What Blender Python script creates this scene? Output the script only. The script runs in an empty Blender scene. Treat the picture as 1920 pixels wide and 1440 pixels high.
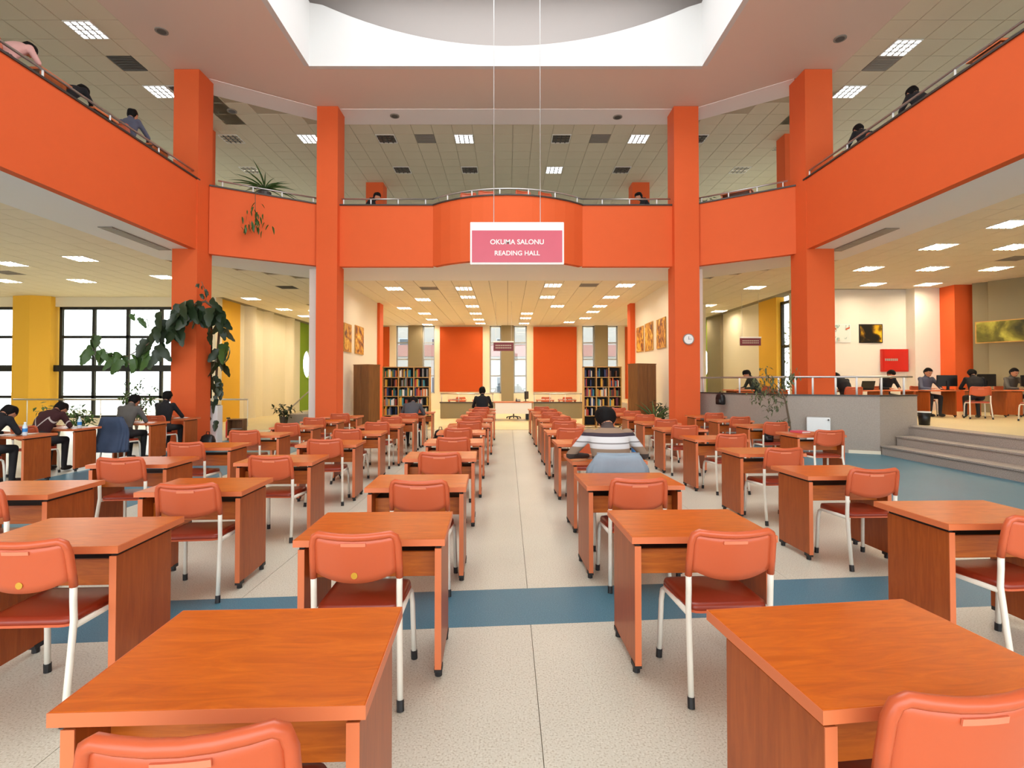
import bpy, bmesh, math, random
from mathutils import Vector, Matrix

random.seed(7)
R = math.radians
S = bpy.context.scene
COL = S.collection

# ------------------------------------------------------------------ camera
F, CX, HY, CH, PITCH = 985.0, 952.0, 715.0, 1.59, R(1.0)
PY = HY - F * math.tan(PITCH)
cam_d = bpy.data.cameras.new('camera'); cam = bpy.data.objects.new('camera', cam_d); COL.objects.link(cam)
cam_d.sensor_width = 36.0; cam_d.lens = F / 1920 * 36
cam_d.shift_x = (960 - CX) / 1920; cam_d.shift_y = (PY - 720) / 1920
cam_d.clip_start = 0.05; cam_d.clip_end = 300
cam.location = (0, 0, CH); cam.rotation_euler = (R(90) + PITCH, 0, 0)
S.camera = cam

# ------------------------------------------------------------------ world, light, exposure
w = bpy.data.worlds.new('overcast'); S.world = w; w.use_nodes = True
bg = w.node_tree.nodes['Background']; bg.inputs[0].default_value = (0.93, 0.97, 1.0, 1); bg.inputs[1].default_value = 5.5
S.view_settings.view_transform = 'Standard'; S.view_settings.look = 'None'
S.view_settings.gamma = 1.0; S.view_settings.exposure = -0.35; S.view_settings.use_curve_mapping = False
S.cycles.use_adaptive_sampling = True; S.cycles.adaptive_threshold = 0.04; S.cycles.max_bounces = 7; S.cycles.diffuse_bounces = 4; S.cycles.glossy_bounces = 3; S.cycles.transmission_bounces = 3; S.cycles.transparent_max_bounces = 6
LAMP_LOW, LAMP_UP = 92.0, 16.0
sk = bpy.data.lights.new('skylight_daylight', 'AREA'); sk.shape = 'RECTANGLE'; sk.size = 7.6; sk.size_y = 9.0
sk.energy = 1100; sk.color = (0.94, 0.98, 1.0)
sko = bpy.data.objects.new('skylight_daylight', sk); COL.objects.link(sko); sko.location = (0, 7.6, 11.32)

# ------------------------------------------------------------------ helpers
def W(px, py, z):
    """pixel of the 1920x1440 photo -> point at height z"""
    u, v = (px - CX) / F, -(py - PY) / F
    dy = math.cos(PITCH) - v * math.sin(PITCH); dz = math.sin(PITCH) + v * math.cos(PITCH)
    t = (z - CH) / dz
    return u * t, dy * t
def WY(px, py, Y):
    u, v = (px - CX) / F, -(py - PY) / F
    dy = math.cos(PITCH) - v * math.sin(PITCH); dz = math.sin(PITCH) + v * math.cos(PITCH)
    t = Y / dy
    return u * t, CH + dz * t

def lin(h):
    h = h.lstrip('#'); o = []
    for i in (0, 2, 4):
        c = int(h[i:i+2], 16) / 255
        o.append(c / 12.92 if c <= 0.04045 else ((c + 0.055) / 1.055) ** 2.4)
    return (*o, 1)

def mat(name, hexc, rough=0.6, metal=0.0, spec=0.5, bump=0, bscale=60, vary=0, vscale=3, coat=0, emit=0):
    m = bpy.data.materials.new(name); m.use_nodes = True
    nt = m.node_tree; b = nt.nodes['Principled BSDF']
    b.inputs['Base Color'].default_value = lin(hexc); b.inputs['Roughness'].default_value = rough
    b.inputs['Metallic'].default_value = metal; b.inputs['Specular IOR Level'].default_value = spec
    if coat: b.inputs['Coat Weight'].default_value = coat; b.inputs['Coat Roughness'].default_value = 0.15
    if emit:
        b.inputs['Emission Color'].default_value = lin(hexc); b.inputs['Emission Strength'].default_value = emit
    if bump or vary:
        tc = nt.nodes.new('ShaderNodeTexCoord')
    if vary:
        n = nt.nodes.new('ShaderNodeTexNoise'); n.inputs['Scale'].default_value = vscale; n.inputs['Detail'].default_value = 4
        nt.links.new(tc.outputs['Object'], n.inputs['Vector'])
        hs = nt.nodes.new('ShaderNodeHueSaturation'); hs.inputs['Color'].default_value = lin(hexc)
        mr = nt.nodes.new('ShaderNodeMapRange'); mr.inputs[3].default_value = 1 - vary; mr.inputs[4].default_value = 1 + vary
        nt.links.new(n.outputs['Fac'], mr.inputs[0]); nt.links.new(mr.outputs[0], hs.inputs['Value'])
        nt.links.new(hs.outputs[0], b.inputs['Base Color'])
    if bump:
        n2 = nt.nodes.new('ShaderNodeTexNoise'); n2.inputs['Scale'].default_value = bscale
        nt.links.new(tc.outputs['Object'], n2.inputs['Vector'])
        bp = nt.nodes.new('ShaderNodeBump'); bp.inputs['Strength'].default_value = bump; bp.inputs['Distance'].default_value = 0.01
        nt.links.new(n2.outputs['Fac'], bp.inputs['Height']); nt.links.new(bp.outputs[0], b.inputs['Normal'])
    return m

def wood(name, c1, c2, c3, scale, rough=0.32, spec=0.5):
    m = bpy.data.materials.new(name); m.use_nodes = True
    nt = m.node_tree; b = nt.nodes['Principled BSDF']
    tc = nt.nodes.new('ShaderNodeTexCoord'); mp = nt.nodes.new('ShaderNodeMapping'); mp.inputs['Scale'].default_value = scale
    oi = nt.nodes.new('ShaderNodeObjectInfo'); ad = nt.nodes.new('ShaderNodeVectorMath'); ad.operation = 'ADD'
    ml = nt.nodes.new('ShaderNodeMath'); ml.operation = 'MULTIPLY'; ml.inputs[1].default_value = 37.0
    nt.links.new(oi.outputs['Random'], ml.inputs[0]); nt.links.new(tc.outputs['Object'], mp.inputs[0])
    nt.links.new(mp.outputs[0], ad.inputs[0]); nt.links.new(ml.outputs[0], ad.inputs[1])
    n = nt.nodes.new('ShaderNodeTexNoise'); n.inputs['Scale'].default_value = 1.0; n.inputs['Detail'].default_value = 7; n.inputs['Roughness'].default_value = 0.62
    n.inputs['Distortion'].default_value = 1.4
    nt.links.new(ad.outputs[0], n.inputs['Vector'])
    cr = nt.nodes.new('ShaderNodeValToRGB'); e = cr.color_ramp.elements
    e[0].position = 0.32; e[0].color = lin(c1); e[1].position = 0.72; e[1].color = lin(c3)
    k = e.new(0.52); k.color = lin(c2)
    nt.links.new(n.outputs['Fac'], cr.inputs[0]); nt.links.new(cr.outputs[0], b.inputs['Base Color'])
    b.inputs['Roughness'].default_value = rough; b.inputs['Specular IOR Level'].default_value = spec
    return m

def speckle(name, base, dark, light, scale=140, rough=0.35, spec=0.4, amount=0.5, stain=0.06):
    m = bpy.data.materials.new(name); m.use_nodes = True
    nt = m.node_tree; b = nt.nodes['Principled BSDF']
    tc = nt.nodes.new('ShaderNodeTexCoord')
    n = nt.nodes.new('ShaderNodeTexNoise'); n.inputs['Scale'].default_value = scale; n.inputs['Detail'].default_value = 2
    nt.links.new(tc.outputs['Object'], n.inputs['Vector'])
    cr = nt.nodes.new('ShaderNodeValToRGB'); e = cr.color_ramp.elements
    e[0].position = 0.36; e[0].color = lin(dark); e[1].position = 0.68; e[1].color = lin(light)
    k = e.new(0.45); k.color = lin(base); k = e.new(0.6); k.color = lin(base)
    nt.links.new(n.outputs['Fac'], cr.inputs[0])
    n2 = nt.nodes.new('ShaderNodeTexNoise'); n2.inputs['Scale'].default_value = 0.9; n2.inputs['Detail'].default_value = 5
    nt.links.new(tc.outputs['Object'], n2.inputs['Vector'])
    mr = nt.nodes.new('ShaderNodeMapRange'); mr.inputs[1].default_value = 0.3; mr.inputs[2].default_value = 0.7
    mr.inputs[3].default_value = 1 - stain; mr.inputs[4].default_value = 1 + stain * 0.5
    nt.links.new(n2.outputs['Fac'], mr.inputs[0])
    hs = nt.nodes.new('ShaderNodeHueSaturation'); nt.links.new(cr.outputs[0], hs.inputs['Color']); nt.links.new(mr.outputs[0], hs.inputs['Value'])
    nt.links.new(hs.outputs[0], b.inputs['Base Color'])
    b.inputs['Roughness'].default_value = rough; b.inputs['Specular IOR Level'].default_value = spec
    return m

def emitter(name, hexc, strength):
    m = bpy.data.materials.new(name); m.use_nodes = True
    nt = m.node_tree; nt.nodes.remove(nt.nodes['Principled BSDF'])
    e = nt.nodes.new('ShaderNodeEmission'); e.inputs[0].default_value = lin(hexc); e.inputs[1].default_value = strength
    nt.links.new(e.outputs[0], nt.nodes['Material Output'].inputs[0]); return m

def glassmat(name):
    m = bpy.data.materials.new(name); m.use_nodes = True
    nt = m.node_tree; nt.nodes.remove(nt.nodes['Principled BSDF'])
    t = nt.nodes.new('ShaderNodeBsdfTransparent'); g = nt.nodes.new('ShaderNodeBsdfGlossy'); g.inputs['Roughness'].default_value = 0.02
    t.inputs[0].default_value = (0.96, 0.98, 0.97, 1)
    mx = nt.nodes.new('ShaderNodeMixShader'); mx.inputs[0].default_value = 0.06
    nt.links.new(t.outputs[0], mx.inputs[1]); nt.links.new(g.outputs[0], mx.inputs[2]); nt.links.new(mx.outputs[0], nt.nodes['Material Output'].inputs[0]); return m

class MB:
    def __init__(s): s.v = []; s.f = []
    def add(s, vs, fs):
        o = len(s.v); s.v += [tuple(p) for p in vs]; s.f += [tuple(i + o for i in f) for f in fs]; return s
    def box(s, x0, x1, y0, y1, z0, z1):
        return s.add([(x0,y0,z0),(x1,y0,z0),(x1,y1,z0),(x0,y1,z0),(x0,y0,z1),(x1,y0,z1),(x1,y1,z1),(x0,y1,z1)],
                     [(0,3,2,1),(4,5,6,7),(0,1,5,4),(1,2,6,5),(2,3,7,6),(3,0,4,7)])
    def prism(s, poly, z0, z1):
        n = len(poly); a = sum(poly[i][0]*poly[(i+1)%n][1]-poly[(i+1)%n][0]*poly[i][1] for i in range(n))
        if a < 0: poly = poly[::-1]
        vs = [(x,y,z0) for x,y in poly] + [(x,y,z1) for x,y in poly]
        return s.add(vs, [tuple(range(n-1,-1,-1)), tuple(range(n,2*n))] + [(i,(i+1)%n,n+(i+1)%n,n+i) for i in range(n)])
    def wallseg(s, a, b, t, z0, z1):
        a = Vector(a); b = Vector(b); d = (b-a).normalized(); nrm = Vector((-d.y, d.x)) * t
        return s.prism([tuple(a), tuple(b), tuple(b+nrm), tuple(a+nrm)], z0, z1)
    def loft(s, rings, cap=True, closed=True):
        n = len(rings[0]); vs = [p for r in rings for p in r]; fs = []
        for k in range(len(rings)-1):
            for i in range(n if closed else n-1):
                j = (i+1) % n; fs.append((k*n+i, k*n+j, (k+1)*n+j, (k+1)*n+i))
        if cap: fs += [tuple(range(n-1,-1,-1)), tuple(range((len(rings)-1)*n, len(rings)*n))]
        return s.add(vs, fs)
    def tube(s, pts, r, n=8, flat=1.0):
        pts = [Vector(p) for p in pts]; rs = r if isinstance(r, (list, tuple)) else [r]*len(pts); rings = []
        up = None
        for i, p in enumerate(pts):
            t = (pts[min(i+1,len(pts)-1)] - pts[max(i-1,0)]).normalized()
            if up is None: up = Vector((0,0,1)) if abs(t.z) < 0.9 else Vector((0,1,0))
            a = t.cross(up).normalized(); b = a.cross(t).normalized(); up = b
            rings.append([p + (a*math.cos(2*math.pi*k/n) + b*math.sin(2*math.pi*k/n)*flat)*rs[i] for k in range(n)])
        return s.loft(rings)
    def ell(s, c, r, rot=None, n=12, m=8):
        c = Vector(c); rings = []
        for k in range(1, m):
            th = math.pi*k/m; rings.append([(math.sin(th)*math.cos(2*math.pi*i/n)*r[0], math.sin(th)*math.sin(2*math.pi*i/n)*r[1], -math.cos(th)*r[2]) for i in range(n)])
        pts = [(0,0,-r[2])] + [p for g in rings for p in g] + [(0,0,r[2])]
        q = rot if rot else Matrix.Identity(3)
        pts = [c + q @ Vector(p) for p in pts]; fs = []
        for i in range(n): fs.append((0, 1+(i+1)%n, 1+i))
        for k in range(m-2):
            for i in range(n): j=(i+1)%n; fs.append((1+k*n+i,1+k*n+j,1+(k+1)*n+j,1+(k+1)*n+i))
        L = len(pts)-1; o = 1+(m-2)*n
        for i in range(n): fs.append((L, o+i, o+(i+1)%n))
        return s.add(pts, fs)
    def mesh(s, name, m=None, smooth=False, bevel=0):
        me = bpy.data.meshes.new(name); me.from_pydata(s.v, [], s.f)
        if bevel:
            bm = bmesh.new(); bm.from_mesh(me)
            bmesh.ops.bevel(bm, geom=[e for e in bm.edges if e.calc_face_angle(0) > 0.6], offset=bevel, segments=1 if bevel < 0.006 else 2, affect='EDGES')
            bm.to_mesh(me); bm.free()
        if smooth:
            for p in me.polygons: p.use_smooth = True
        if m: me.materials.append(m)
        me.update(); return me
    def build(s, name, m, parent=None, smooth=False, bevel=0, loc=None, rotz=0, kind=None):
        return link(name, s.mesh(name, m, smooth, bevel), parent, loc, rotz, kind)

def link(name, me, parent=None, loc=None, rotz=0, kind=None):
    o = bpy.data.objects.new(name, me); COL.objects.link(o)
    if parent: o.parent = parent
    if loc is not None: o.location = loc
    if rotz: o.rotation_euler = (0, 0, rotz)
    if kind: o['kind'] = kind
    return o
def tag(o, label, cat, group=None):
    o['label'] = label; o['category'] = cat
    if group: o['group'] = group
    return o
def thing(name, label, cat, loc=(0,0,0), rotz=0, group=None):
    o = bpy.data.objects.new(name, None); COL.objects.link(o); o.location = loc; o.rotation_euler = (0,0,rotz)
    o.empty_display_size = 0.1
    return tag(o, label, cat, group)
CH_CACHE = {}
def kids(o):
    return CH_CACHE.setdefault(o.name, [c for c in o.children]) if o.name in CH_CACHE else CH_CACHE.setdefault(o.name, list(o.children))
def copy_tree(o, parent=None):
    c = o.copy(); COL.objects.link(c); c.parent = parent
    for ch in kids(o): copy_tree(ch, c)
    return c
def place(proto, used, label, cat, loc, rotz, group=None):
    o = proto if not used else copy_tree(proto)
    o.location = loc; o.rotation_euler = (0,0,rotz)
    return tag(o, label, cat, group)
def struct(name, mb, m, parent=None, **k):
    return mb.build(name, m, parent, kind=None if parent else 'structure', **k)
ORD = ['first','second','third','fourth','fifth','sixth','seventh','eighth','ninth','tenth','eleventh','twelfth','thirteenth','fourteenth','fifteenth']

# ------------------------------------------------------------------ materials
M = {}
M['orange'] = mat('orange_paint', '#DE5E26', 0.75, bump=0.08, bscale=90, vary=0.03)
M['orange_deep'] = mat('deep_orange_felt', '#B94B12', 0.85, bump=0.1, bscale=200)
M['white_wall'] = mat('white_wall_paint', '#EFE8DC', 0.8, bump=0.05, bscale=120)
M['cream'] = mat('cream_paint', '#EDE3CA', 0.8, bump=0.05, bscale=120)
M['yellow'] = mat('yellow_paint', '#F4BE3C', 0.75, bump=0.05)
M['green'] = mat('green_paint', '#8AA81E', 0.75, bump=0.05)
M['olive'] = mat('olive_paint', '#8C8064', 0.75, bump=0.05)
M['olive_wall'] = mat('grey_olive_paint', '#8F8468', 0.75, bump=0.05)
M['soffit'] = mat('white_soffit_paint', '#F4F6FA', 0.85)
M['plaster'] = mat('beige_plaster', '#E6D0C2', 0.9, bump=0.06, bscale=150)
M['beam'] = mat('pinkish_white_paint', '#FAF2F0', 0.85)
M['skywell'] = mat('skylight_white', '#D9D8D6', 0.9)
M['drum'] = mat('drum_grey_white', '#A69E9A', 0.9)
M['tile'] = mat('acoustic_tile', '#F4ECD8', 0.9, bump=0.25, bscale=220)
M['tile_up'] = mat('acoustic_tile_upper', '#E4DAC2', 0.9, bump=0.25, bscale=220)
M['tgrid'] = mat('ceiling_grid', '#8F8772', 0.8)
M['tgrid_up'] = mat('ceiling_grid_upper', '#C9BEA6', 0.9)
M['coping'] = mat('dark_coping', '#3A332E', 0.45)
M['granite'] = speckle('grey_granite', '#A99E94', '#82786F', '#C4BAB0', 90, 0.5, 0.4)
M['greywall'] = speckle('grey_terrazzo_render', '#A89C90', '#978B80', '#B8ADA2', 120, 0.6, 0.3, stain=0.03)
M['floor'] = speckle('beige_linoleum', '#D2D0C0', '#B6B09C', '#E2E0D3', 110, 0.33, 0.45, stain=0.08)
M['floor_far'] = speckle('yellow_beige_linoleum', '#DCCB9E', '#C2B080', '#EADDB8', 110, 0.4, 0.4)
M['blue'] = speckle('blue_linoleum', '#4C7D90', '#3D6C7F', '#6895A6', 130, 0.4, 0.4, stain=0.08)
M['subfloor'] = mat('screed', '#A08F72', 0.9)
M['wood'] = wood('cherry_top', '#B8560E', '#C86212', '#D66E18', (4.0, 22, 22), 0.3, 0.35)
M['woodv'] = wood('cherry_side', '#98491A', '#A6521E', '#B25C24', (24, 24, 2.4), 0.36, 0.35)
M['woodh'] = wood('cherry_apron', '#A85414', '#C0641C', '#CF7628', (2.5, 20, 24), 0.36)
M['edge'] = mat('salmon_edge_band', '#D97748', 0.4)
M['brown'] = wood('walnut_panel', '#6E4523', '#7D5129', '#8A5C30', (18, 18, 1.2), 0.4)
M['shelfwood'] = wood('oak_shelf', '#B98A45', '#C79850', '#D4A860', (3, 20, 20), 0.45)
M['dark'] = mat('black_gap', '#14100D', 0.7)
M['rubber'] = mat('black_rubber', '#1C1C1E', 0.5)
M['chair'] = mat('terracotta_plastic', '#C65C36', 0.34, spec=0.5)
M['grip'] = mat('pale_terracotta_plastic', '#E08462', 0.3)
M['seat'] = mat('oxblood_vinyl', '#8C2E17', 0.35, spec=0.5)
M['tubew'] = mat('white_enamel_tube', '#EFEBDD', 0.3, spec=0.5)
M['sticker'] = mat('yellow_sticker', '#C99A2E', 0.4)
M['steel'] = mat('brushed_steel', '#C9C6C4', 0.3, metal=0.85)
M['frame'] = mat('black_window_frame', '#16181A', 0.4)
M['framel'] = mat('grey_window_frame', '#A7ABB0', 0.4)
M['glass'] = glassmat('window_glass')
M['lampw'] = mat('lamp_white', '#F2F0EA', 0.4)
M['lampon'] = emitter('lamp_tube_warm', '#FFEBCB', LAMP_LOW)
M['lampup'] = emitter('lamp_tube_cool', '#F4FAFF', LAMP_UP)
M['lampoff'] = mat('lamp_unlit', '#7B6E60', 0.35, metal=0.3)
M['ventg'] = mat('grey_vent', '#8E877F', 0.6)
M['ventd'] = mat('dark_vent', '#4E4945', 0.6)
M['slat'] = mat('pale_slat', '#A49C92', 0.5)
M['white'] = mat('white_plastic', '#EDEDEA', 0.4)
M['paper'] = mat('white_paper', '#F2F0EC', 0.8)
M['signpink'] = mat('crimson_sign', '#CC5468', 0.35, vary=0.08, vscale=2)
M['maroon'] = mat('maroon_sign', '#6A1F2E', 0.5)
M['black'] = mat('black_plastic', '#121214', 0.4)
M['leaf'] = mat('dark_green_leaf', '#27371F', 0.4, vary=0.15, vscale=6)
M['leaf2'] = mat('mid_green_leaf', '#41602A', 0.45, vary=0.15, vscale=6)
M['leaf3'] = mat('olive_leaf', '#5C6440', 0.5, vary=0.15, vscale=6)
M['bark'] = mat('grey_bark', '#6A5A48', 0.85, bump=0.3)
M['red'] = mat('red_paint', '#C81F12', 0.45)
M['skin'] = mat('skin', '#C68B6A', 0.55)
M['hair'] = mat('black_hair', '#0E0A09', 0.75, spec=0.2, bump=0.4, bscale=70)
M['shoe'] = mat('dark_shoe', '#2A2725', 0.5)
M['jeans'] = mat('blue_denim', '#3C4A63', 0.85, bump=0.2, bscale=150, vary=0.15, vscale=8)
M['jeansl'] = mat('pale_denim', '#8796A2', 0.85, bump=0.2, bscale=150, vary=0.1, vscale=8)
M['trouser'] = mat('dark_trousers', '#2B2A2C', 0.85)

# ------------------------------------------------------------------ shell of the room
OUTL = [(-24,-8),(-24,20.2),(-11.45,20.2),(-11.45,31.2)]; OUTR = [(10.55,31.2),(10.55,18.55),(21,18.55),(21,-8)]
ZC, ZP, ZR, ZU, ZF2, ZST = 4.78, 6.43, 6.64, 9.10, 5.90, 0.60
BL = lambda x: 3.45 + 0.0863 * x          # near edge of the blue band
BT = lambda x: 4.05 + 0.0863 * x          # far edge of the blue band
fl = struct('floor', MB().box(-24, 21, -8, 31, -0.25, -0.02), M['subfloor'])
XS = [-4.8, -4.05, -1.95, 0.15, 2.25, 4.35, 5.0]
G = 0.0018
for i in range(len(XS)-1):
    a, b = XS[i]+G, XS[i+1]-G
    for q in ((-8, -8, None), (None, None, 17.2)):
        poly = [(a,-8),(b,-8),(b,BL(b)-G),(a,BL(a)-G)] if q[2] is None else [(a,BT(a)+G),(b,BT(b)+G),(b,17.2),(a,17.2)]
        struct('linoleum_sheet', MB().prism(poly, -0.02, 0.0), M['floor'], fl)
for i in range(len(XS)-1):
    a, b = XS[i], XS[i+1]
    struct('linoleum_band', MB().prism([(a,BL(a)),(b,BL(b)),(b,BT(b)),(a,BT(a))], -0.02, 0.0), M['blue'], fl)
for a, b, m in ((-7.6,-4.8,'blue'),(5.0,8.6,'blue'),(-24,-7.6,'floor')):
    struct('linoleum_sheet', MB().box(a+G, b-G, -8, 17.2, -0.02, 0.0), M[m], fl)
struct('linoleum_sheet', MB().box(-24, 10.3, 17.24, 31, -0.02, 0.0), M['floor_far'], fl)
struct('threshold_strip', MB().box(-5.2, 5.2, 17.2, 17.24, -0.02, 0.004), M['coping'], fl)

# raised reading platform with steps
W0, W1, W2, W3, W4 = (5.35,14.85), (6.5,12.2), (7.55,11.7), (8.1,11.45), (9.15,11.75)
st = struct('floor_platform', MB().prism([(5.45,14.9),(6.58,12.28),(7.6,11.79),(8.12,11.55),(8.9,11.72),(8.9,-6),(21,-6),(21,31),(5.35,31)], 0.0, ZST-0.02), M['granite'])
struct('platform_covering', MB().prism([(5.5,15),(6.6,12.35),(7.65,11.85),(8.15,11.6),(9.3,11.95),(9.3,-6),(21,-6),(21,31),(5.5,31)], ZST-0.02, ZST), M['floor_far'], st)
struct('platform_kerb', MB().prism([(8.88,11.6),(8.88,-6),(9.3,-6),(9.3,11.9)], ZST-0.02, ZST+0.003), M['granite'], st)
for k, (x0, ye) in enumerate(((8.1, 11.4), (8.5, 11.5))):
    s_ = struct('step', MB().box(x0, 8.95, -6, ye, 0, 0.2*(k+1)-0.03), M['granite'], st)
    struct('step_tread', MB().box(x0-0.025, 8.95, -6, ye, 0.2*(k+1)-0.03, 0.2*(k+1)), M['granite'], st)
# grey parapet of the platform
pw = struct('wall_platform', MB().wallseg(W0, W1, 0.001, 0, 0.1), M['greywall'])
pts = [W0, W1, W2, W3, W4]
for a, b in zip(pts[:-1], pts[1:]):
    struct('wall_panel', MB().wallseg(a, b, 0.14, 0, 1.26), M['greywall'], pw)
    av, bv = Vector(a), Vector(b); d = (bv-av).normalized(); n = Vector((-d.y, d.x))
    a2, b2 = av - n*0.02, bv - n*0.02
    struct('coping', MB().wallseg(tuple(a2), tuple(b2), 0.19, 1.26, 1.29), M['coping'], pw)
struct('skirting', MB().wallseg((7.56,11.68), (8.1,11.43), 0.015, 0, 0.07), M['cream'], pw)

def railing(label, path, z0, z1, posts, r=0.022, pr=0.017):
    t = thing('railing', label, 'railing')
    MB().tube([(x,y,z1) for x,y in path], r, 8).build('handrail', M['steel'], t, smooth=True)
    for x, y in posts:
        MB().tube([(x,y,z0),(x,y,z1-0.015)], pr, 8).build('post', M['white'], t, smooth=True)
    return t
def along(path, ts):
    out = []; L = [0]
    for a, b in zip(path[:-1], path[1:]): L.append(L[-1] + math.dist(a, b))
    for t in ts:
        for i in range(len(path)-1):
            if L[i] <= t <= L[i+1] + 1e-6:
                k = (t-L[i])/max(1e-6, L[i+1]-L[i]); out.append((path[i][0]+(path[i+1][0]-path[i][0])*k, path[i][1]+(path[i+1][1]-path[i][1])*k)); break
    return out
def offs(p, q): return (p[0]+q[0], p[1]+q[1])
rp = [(5.42,14.85),(6.55,12.3),(7.6,11.8),(8.12,11.56),(9.1,11.83)]
railing('steel handrail on white posts along the grey wall of the raised reading platform', rp, 1.29, 1.69,
        along(rp, [0.15,1.4,2.55,2.95,3.3,3.75,4.15,4.65,5.3]), 0.024, 0.022)

# lower ceiling : base slab around the atrium opening
PL, PR = -7.45, 7.15                       # balcony faces beside the atrium
def arc(x0, x1, y, sag, n=14):
    c = (x0+x1)/2; h = (x1-x0)/2; r = (h*h+sag*sag)/(2*sag); out = []
    a = math.asin(h/r)
    for i in range(n+1):
        t = -a + 2*a*i/n; out.append((c + r*math.sin(t), y + (r-sag) - r*math.cos(t)))
    return out
bulge = arc(-2.06, 2.06, 14.4, 0.8)
edge = [(PL,-8),(PL,12.75),(-5.1,14.4)] + bulge + [(5.0,14.4),(PR,12.75),(PR,-8)]   # atrium edge, seen from inside
cl = struct('ceiling_lower', MB().prism([(-9.0,-8),(-9.0,13.6),(-5.6,16.5),(5.6,16.5),(8.7,13.6),(8.7,-8)] + OUTR[::-1] + OUTL[::-1], ZC+0.02, ZC+0.06), M['tgrid'])
# white soffit strips under the balcony
struct('soffit_strip', MB().prism([(PL-0.06,-8),(PL-0.06,12.8),(-9.0,13.6),(-9.0,-8)], ZC-0.02, ZC+0.02), M['soffit'], cl)
struct('soffit_strip', MB().prism([(PL-0.06,12.99),(-5.1,14.44),(-5.6,16.5),(-9.0,13.6),(PL-0.06,12.8)], ZC-0.02, ZC+0.02), M['soffit'], cl)
struct('soffit_strip', MB().prism([(-5.1,14.44)] + [(x, y+0.05) for x, y in bulge] + [(5.0,14.44),(5.6,16.5),(-5.6,16.5)], ZC-0.02, ZC+0.02), M['soffit'], cl)
struct('soffit_strip', MB().prism([(5.0,14.46),(PR+0.06,12.99),(PR+0.06,12.8),(8.7,13.6),(5.6,16.5)], ZC-0.02, ZC+0.02), M['soffit'], cl)
struct('soffit_strip', MB().prism([(PR+0.06,12.8),(PR+0.06,-8),(8.7,-8),(8.7,13.6)], ZC-0.02, ZC+0.02), M['soffit'], cl)
# upper storey floor slab
edge_in = [(PL-0.08,-8),(PL-0.08,12.6),(PL-0.12,13.03),(-5.2,14.5)] + [(x, y+0.08) for x, y in bulge] + [(5.15,14.5),(PR+0.12,13.03),(PR+0.08,12.6),(PR+0.08,-8)]
struct('floor_upper', MB().prism(edge_in + OUTR[::-1] + OUTL[::-1], ZC+0.07, ZF2), M['floor'])
# orange balcony front
def parapet(name, path, t=0.16):
    rings = []
    n = len(path); out = []
    for i, p in enumerate(path):
        a = Vector(path[max(i-1,0)]); b = Vector(path[min(i+1,n-1)]); d = (b-a).normalized(); nr = Vector((-d.y, d.x))
        out.append((Vector(p), nr))
    def sweep(o0, o1, z0, z1):
        return MB().loft([[(*(p+nr*o0),z0),(*(p+nr*o1),z0),(*(p+nr*o1),z1),(*(p+nr*o0),z1)] for p, nr in out])
    w_ = struct(name, sweep(0, t, ZC-0.03, ZP), M['orange'])
    struct('coping', sweep(-0.03, t+0.03, ZP, ZP+0.035), M['coping'], w_)
    return w_
parapet('wall_balcony_left', [(PL,-8),(PL,12.6)])
parapet('wall_balcony_corner_left', [(PL+0.05,12.95),(-5.1,14.36)])
parapet('wall_balcony_back_left', [(-4.7,14.4),(-2.06,14.4)])
parapet('wall_balcony_curved', bulge)
parapet('wall_balcony_back_right', [(2.06,14.4),(4.6,14.4)])
parapet('wall_balcony_corner_right', [(5.1,14.36),(PR,12.95)])
parapet('wall_balcony_right', [(PR,12.6),(PR,-8)])
zr0, zr1 = ZP+0.035, ZR
rl = [(PL-0.08,-8),(PL-0.08,12.7)]
railing('steel handrail on the orange balcony front beside the skylight, left side', rl, zr0, zr1, [(PL-0.08, y) for y in (7.0,8.42,9.86,11.25,12.6)])
rr = [(PR+0.08,-8),(PR+0.08,12.7)]
railing('steel handrail on the orange balcony front beside the skylight, right side', rr, zr0, zr1, [(PR+0.08, y) for y in (7.0,8.4,9.77,11.1,12.5)])
p = [(-7.3,13.15),(-5.25,14.42)]
railing('short steel handrail on the angled balcony front with the trailing plant', p, zr0, zr1, along(p, [0.1,0.8,1.5,2.3]))
p = [(5.25,14.42),(7.05,13.15)]
railing('short steel handrail on the angled balcony front above the clock column', p, zr0, zr1, along(p, [0.1,0.8,1.5,2.1]))
bo = [(x, y+0.08) for x, y in bulge]
p = [(-4.6,14.48),(-2.06,14.48)] + bo + [(2.06,14.48),(4.5,14.48)]
Ltot = sum(math.dist(a,b) for a,b in zip(p[:-1],p[1:]))
railing('curving steel handrail on the orange balcony front above the hanging hall sign', p, zr0, zr1, along(p, [0.05+0.757*i for i in range(int(Ltot/0.757)+1)]))

# columns through both storeys
def column(x0, x1, y0, y1, z0=0.0, z1=ZU-0.005, m='orange', chamf=0.0):
    return struct('column', MB().box(x0,x1,y0,y1,z0,z1), M[m])
column(-8.02,-7.42,12.5,13.12); column(7.14,7.80,12.5,13.2, ZST)
column(-5.2,-4.63,14.2,14.78); column(4.53,5.2,14.2,14.78)
column(-5.62,-5.2,21.3,21.9, 0, ZC+0.02); column(5.0,5.35,21.4,21.9, 0, ZC+0.02)
column(-5.35,-4.7,19.7,20.3, ZF2, ZU); column(4.7,5.35,19.7,20.3, ZF2, ZU)
column(-9.3,-8.8,15.2,15.7, ZF2, ZU); column(8.4,8.9,15.8,16.3, ZF2, ZU)
column(14.75,15.55,17.3,17.9, ZST, ZC+0.02)

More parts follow.
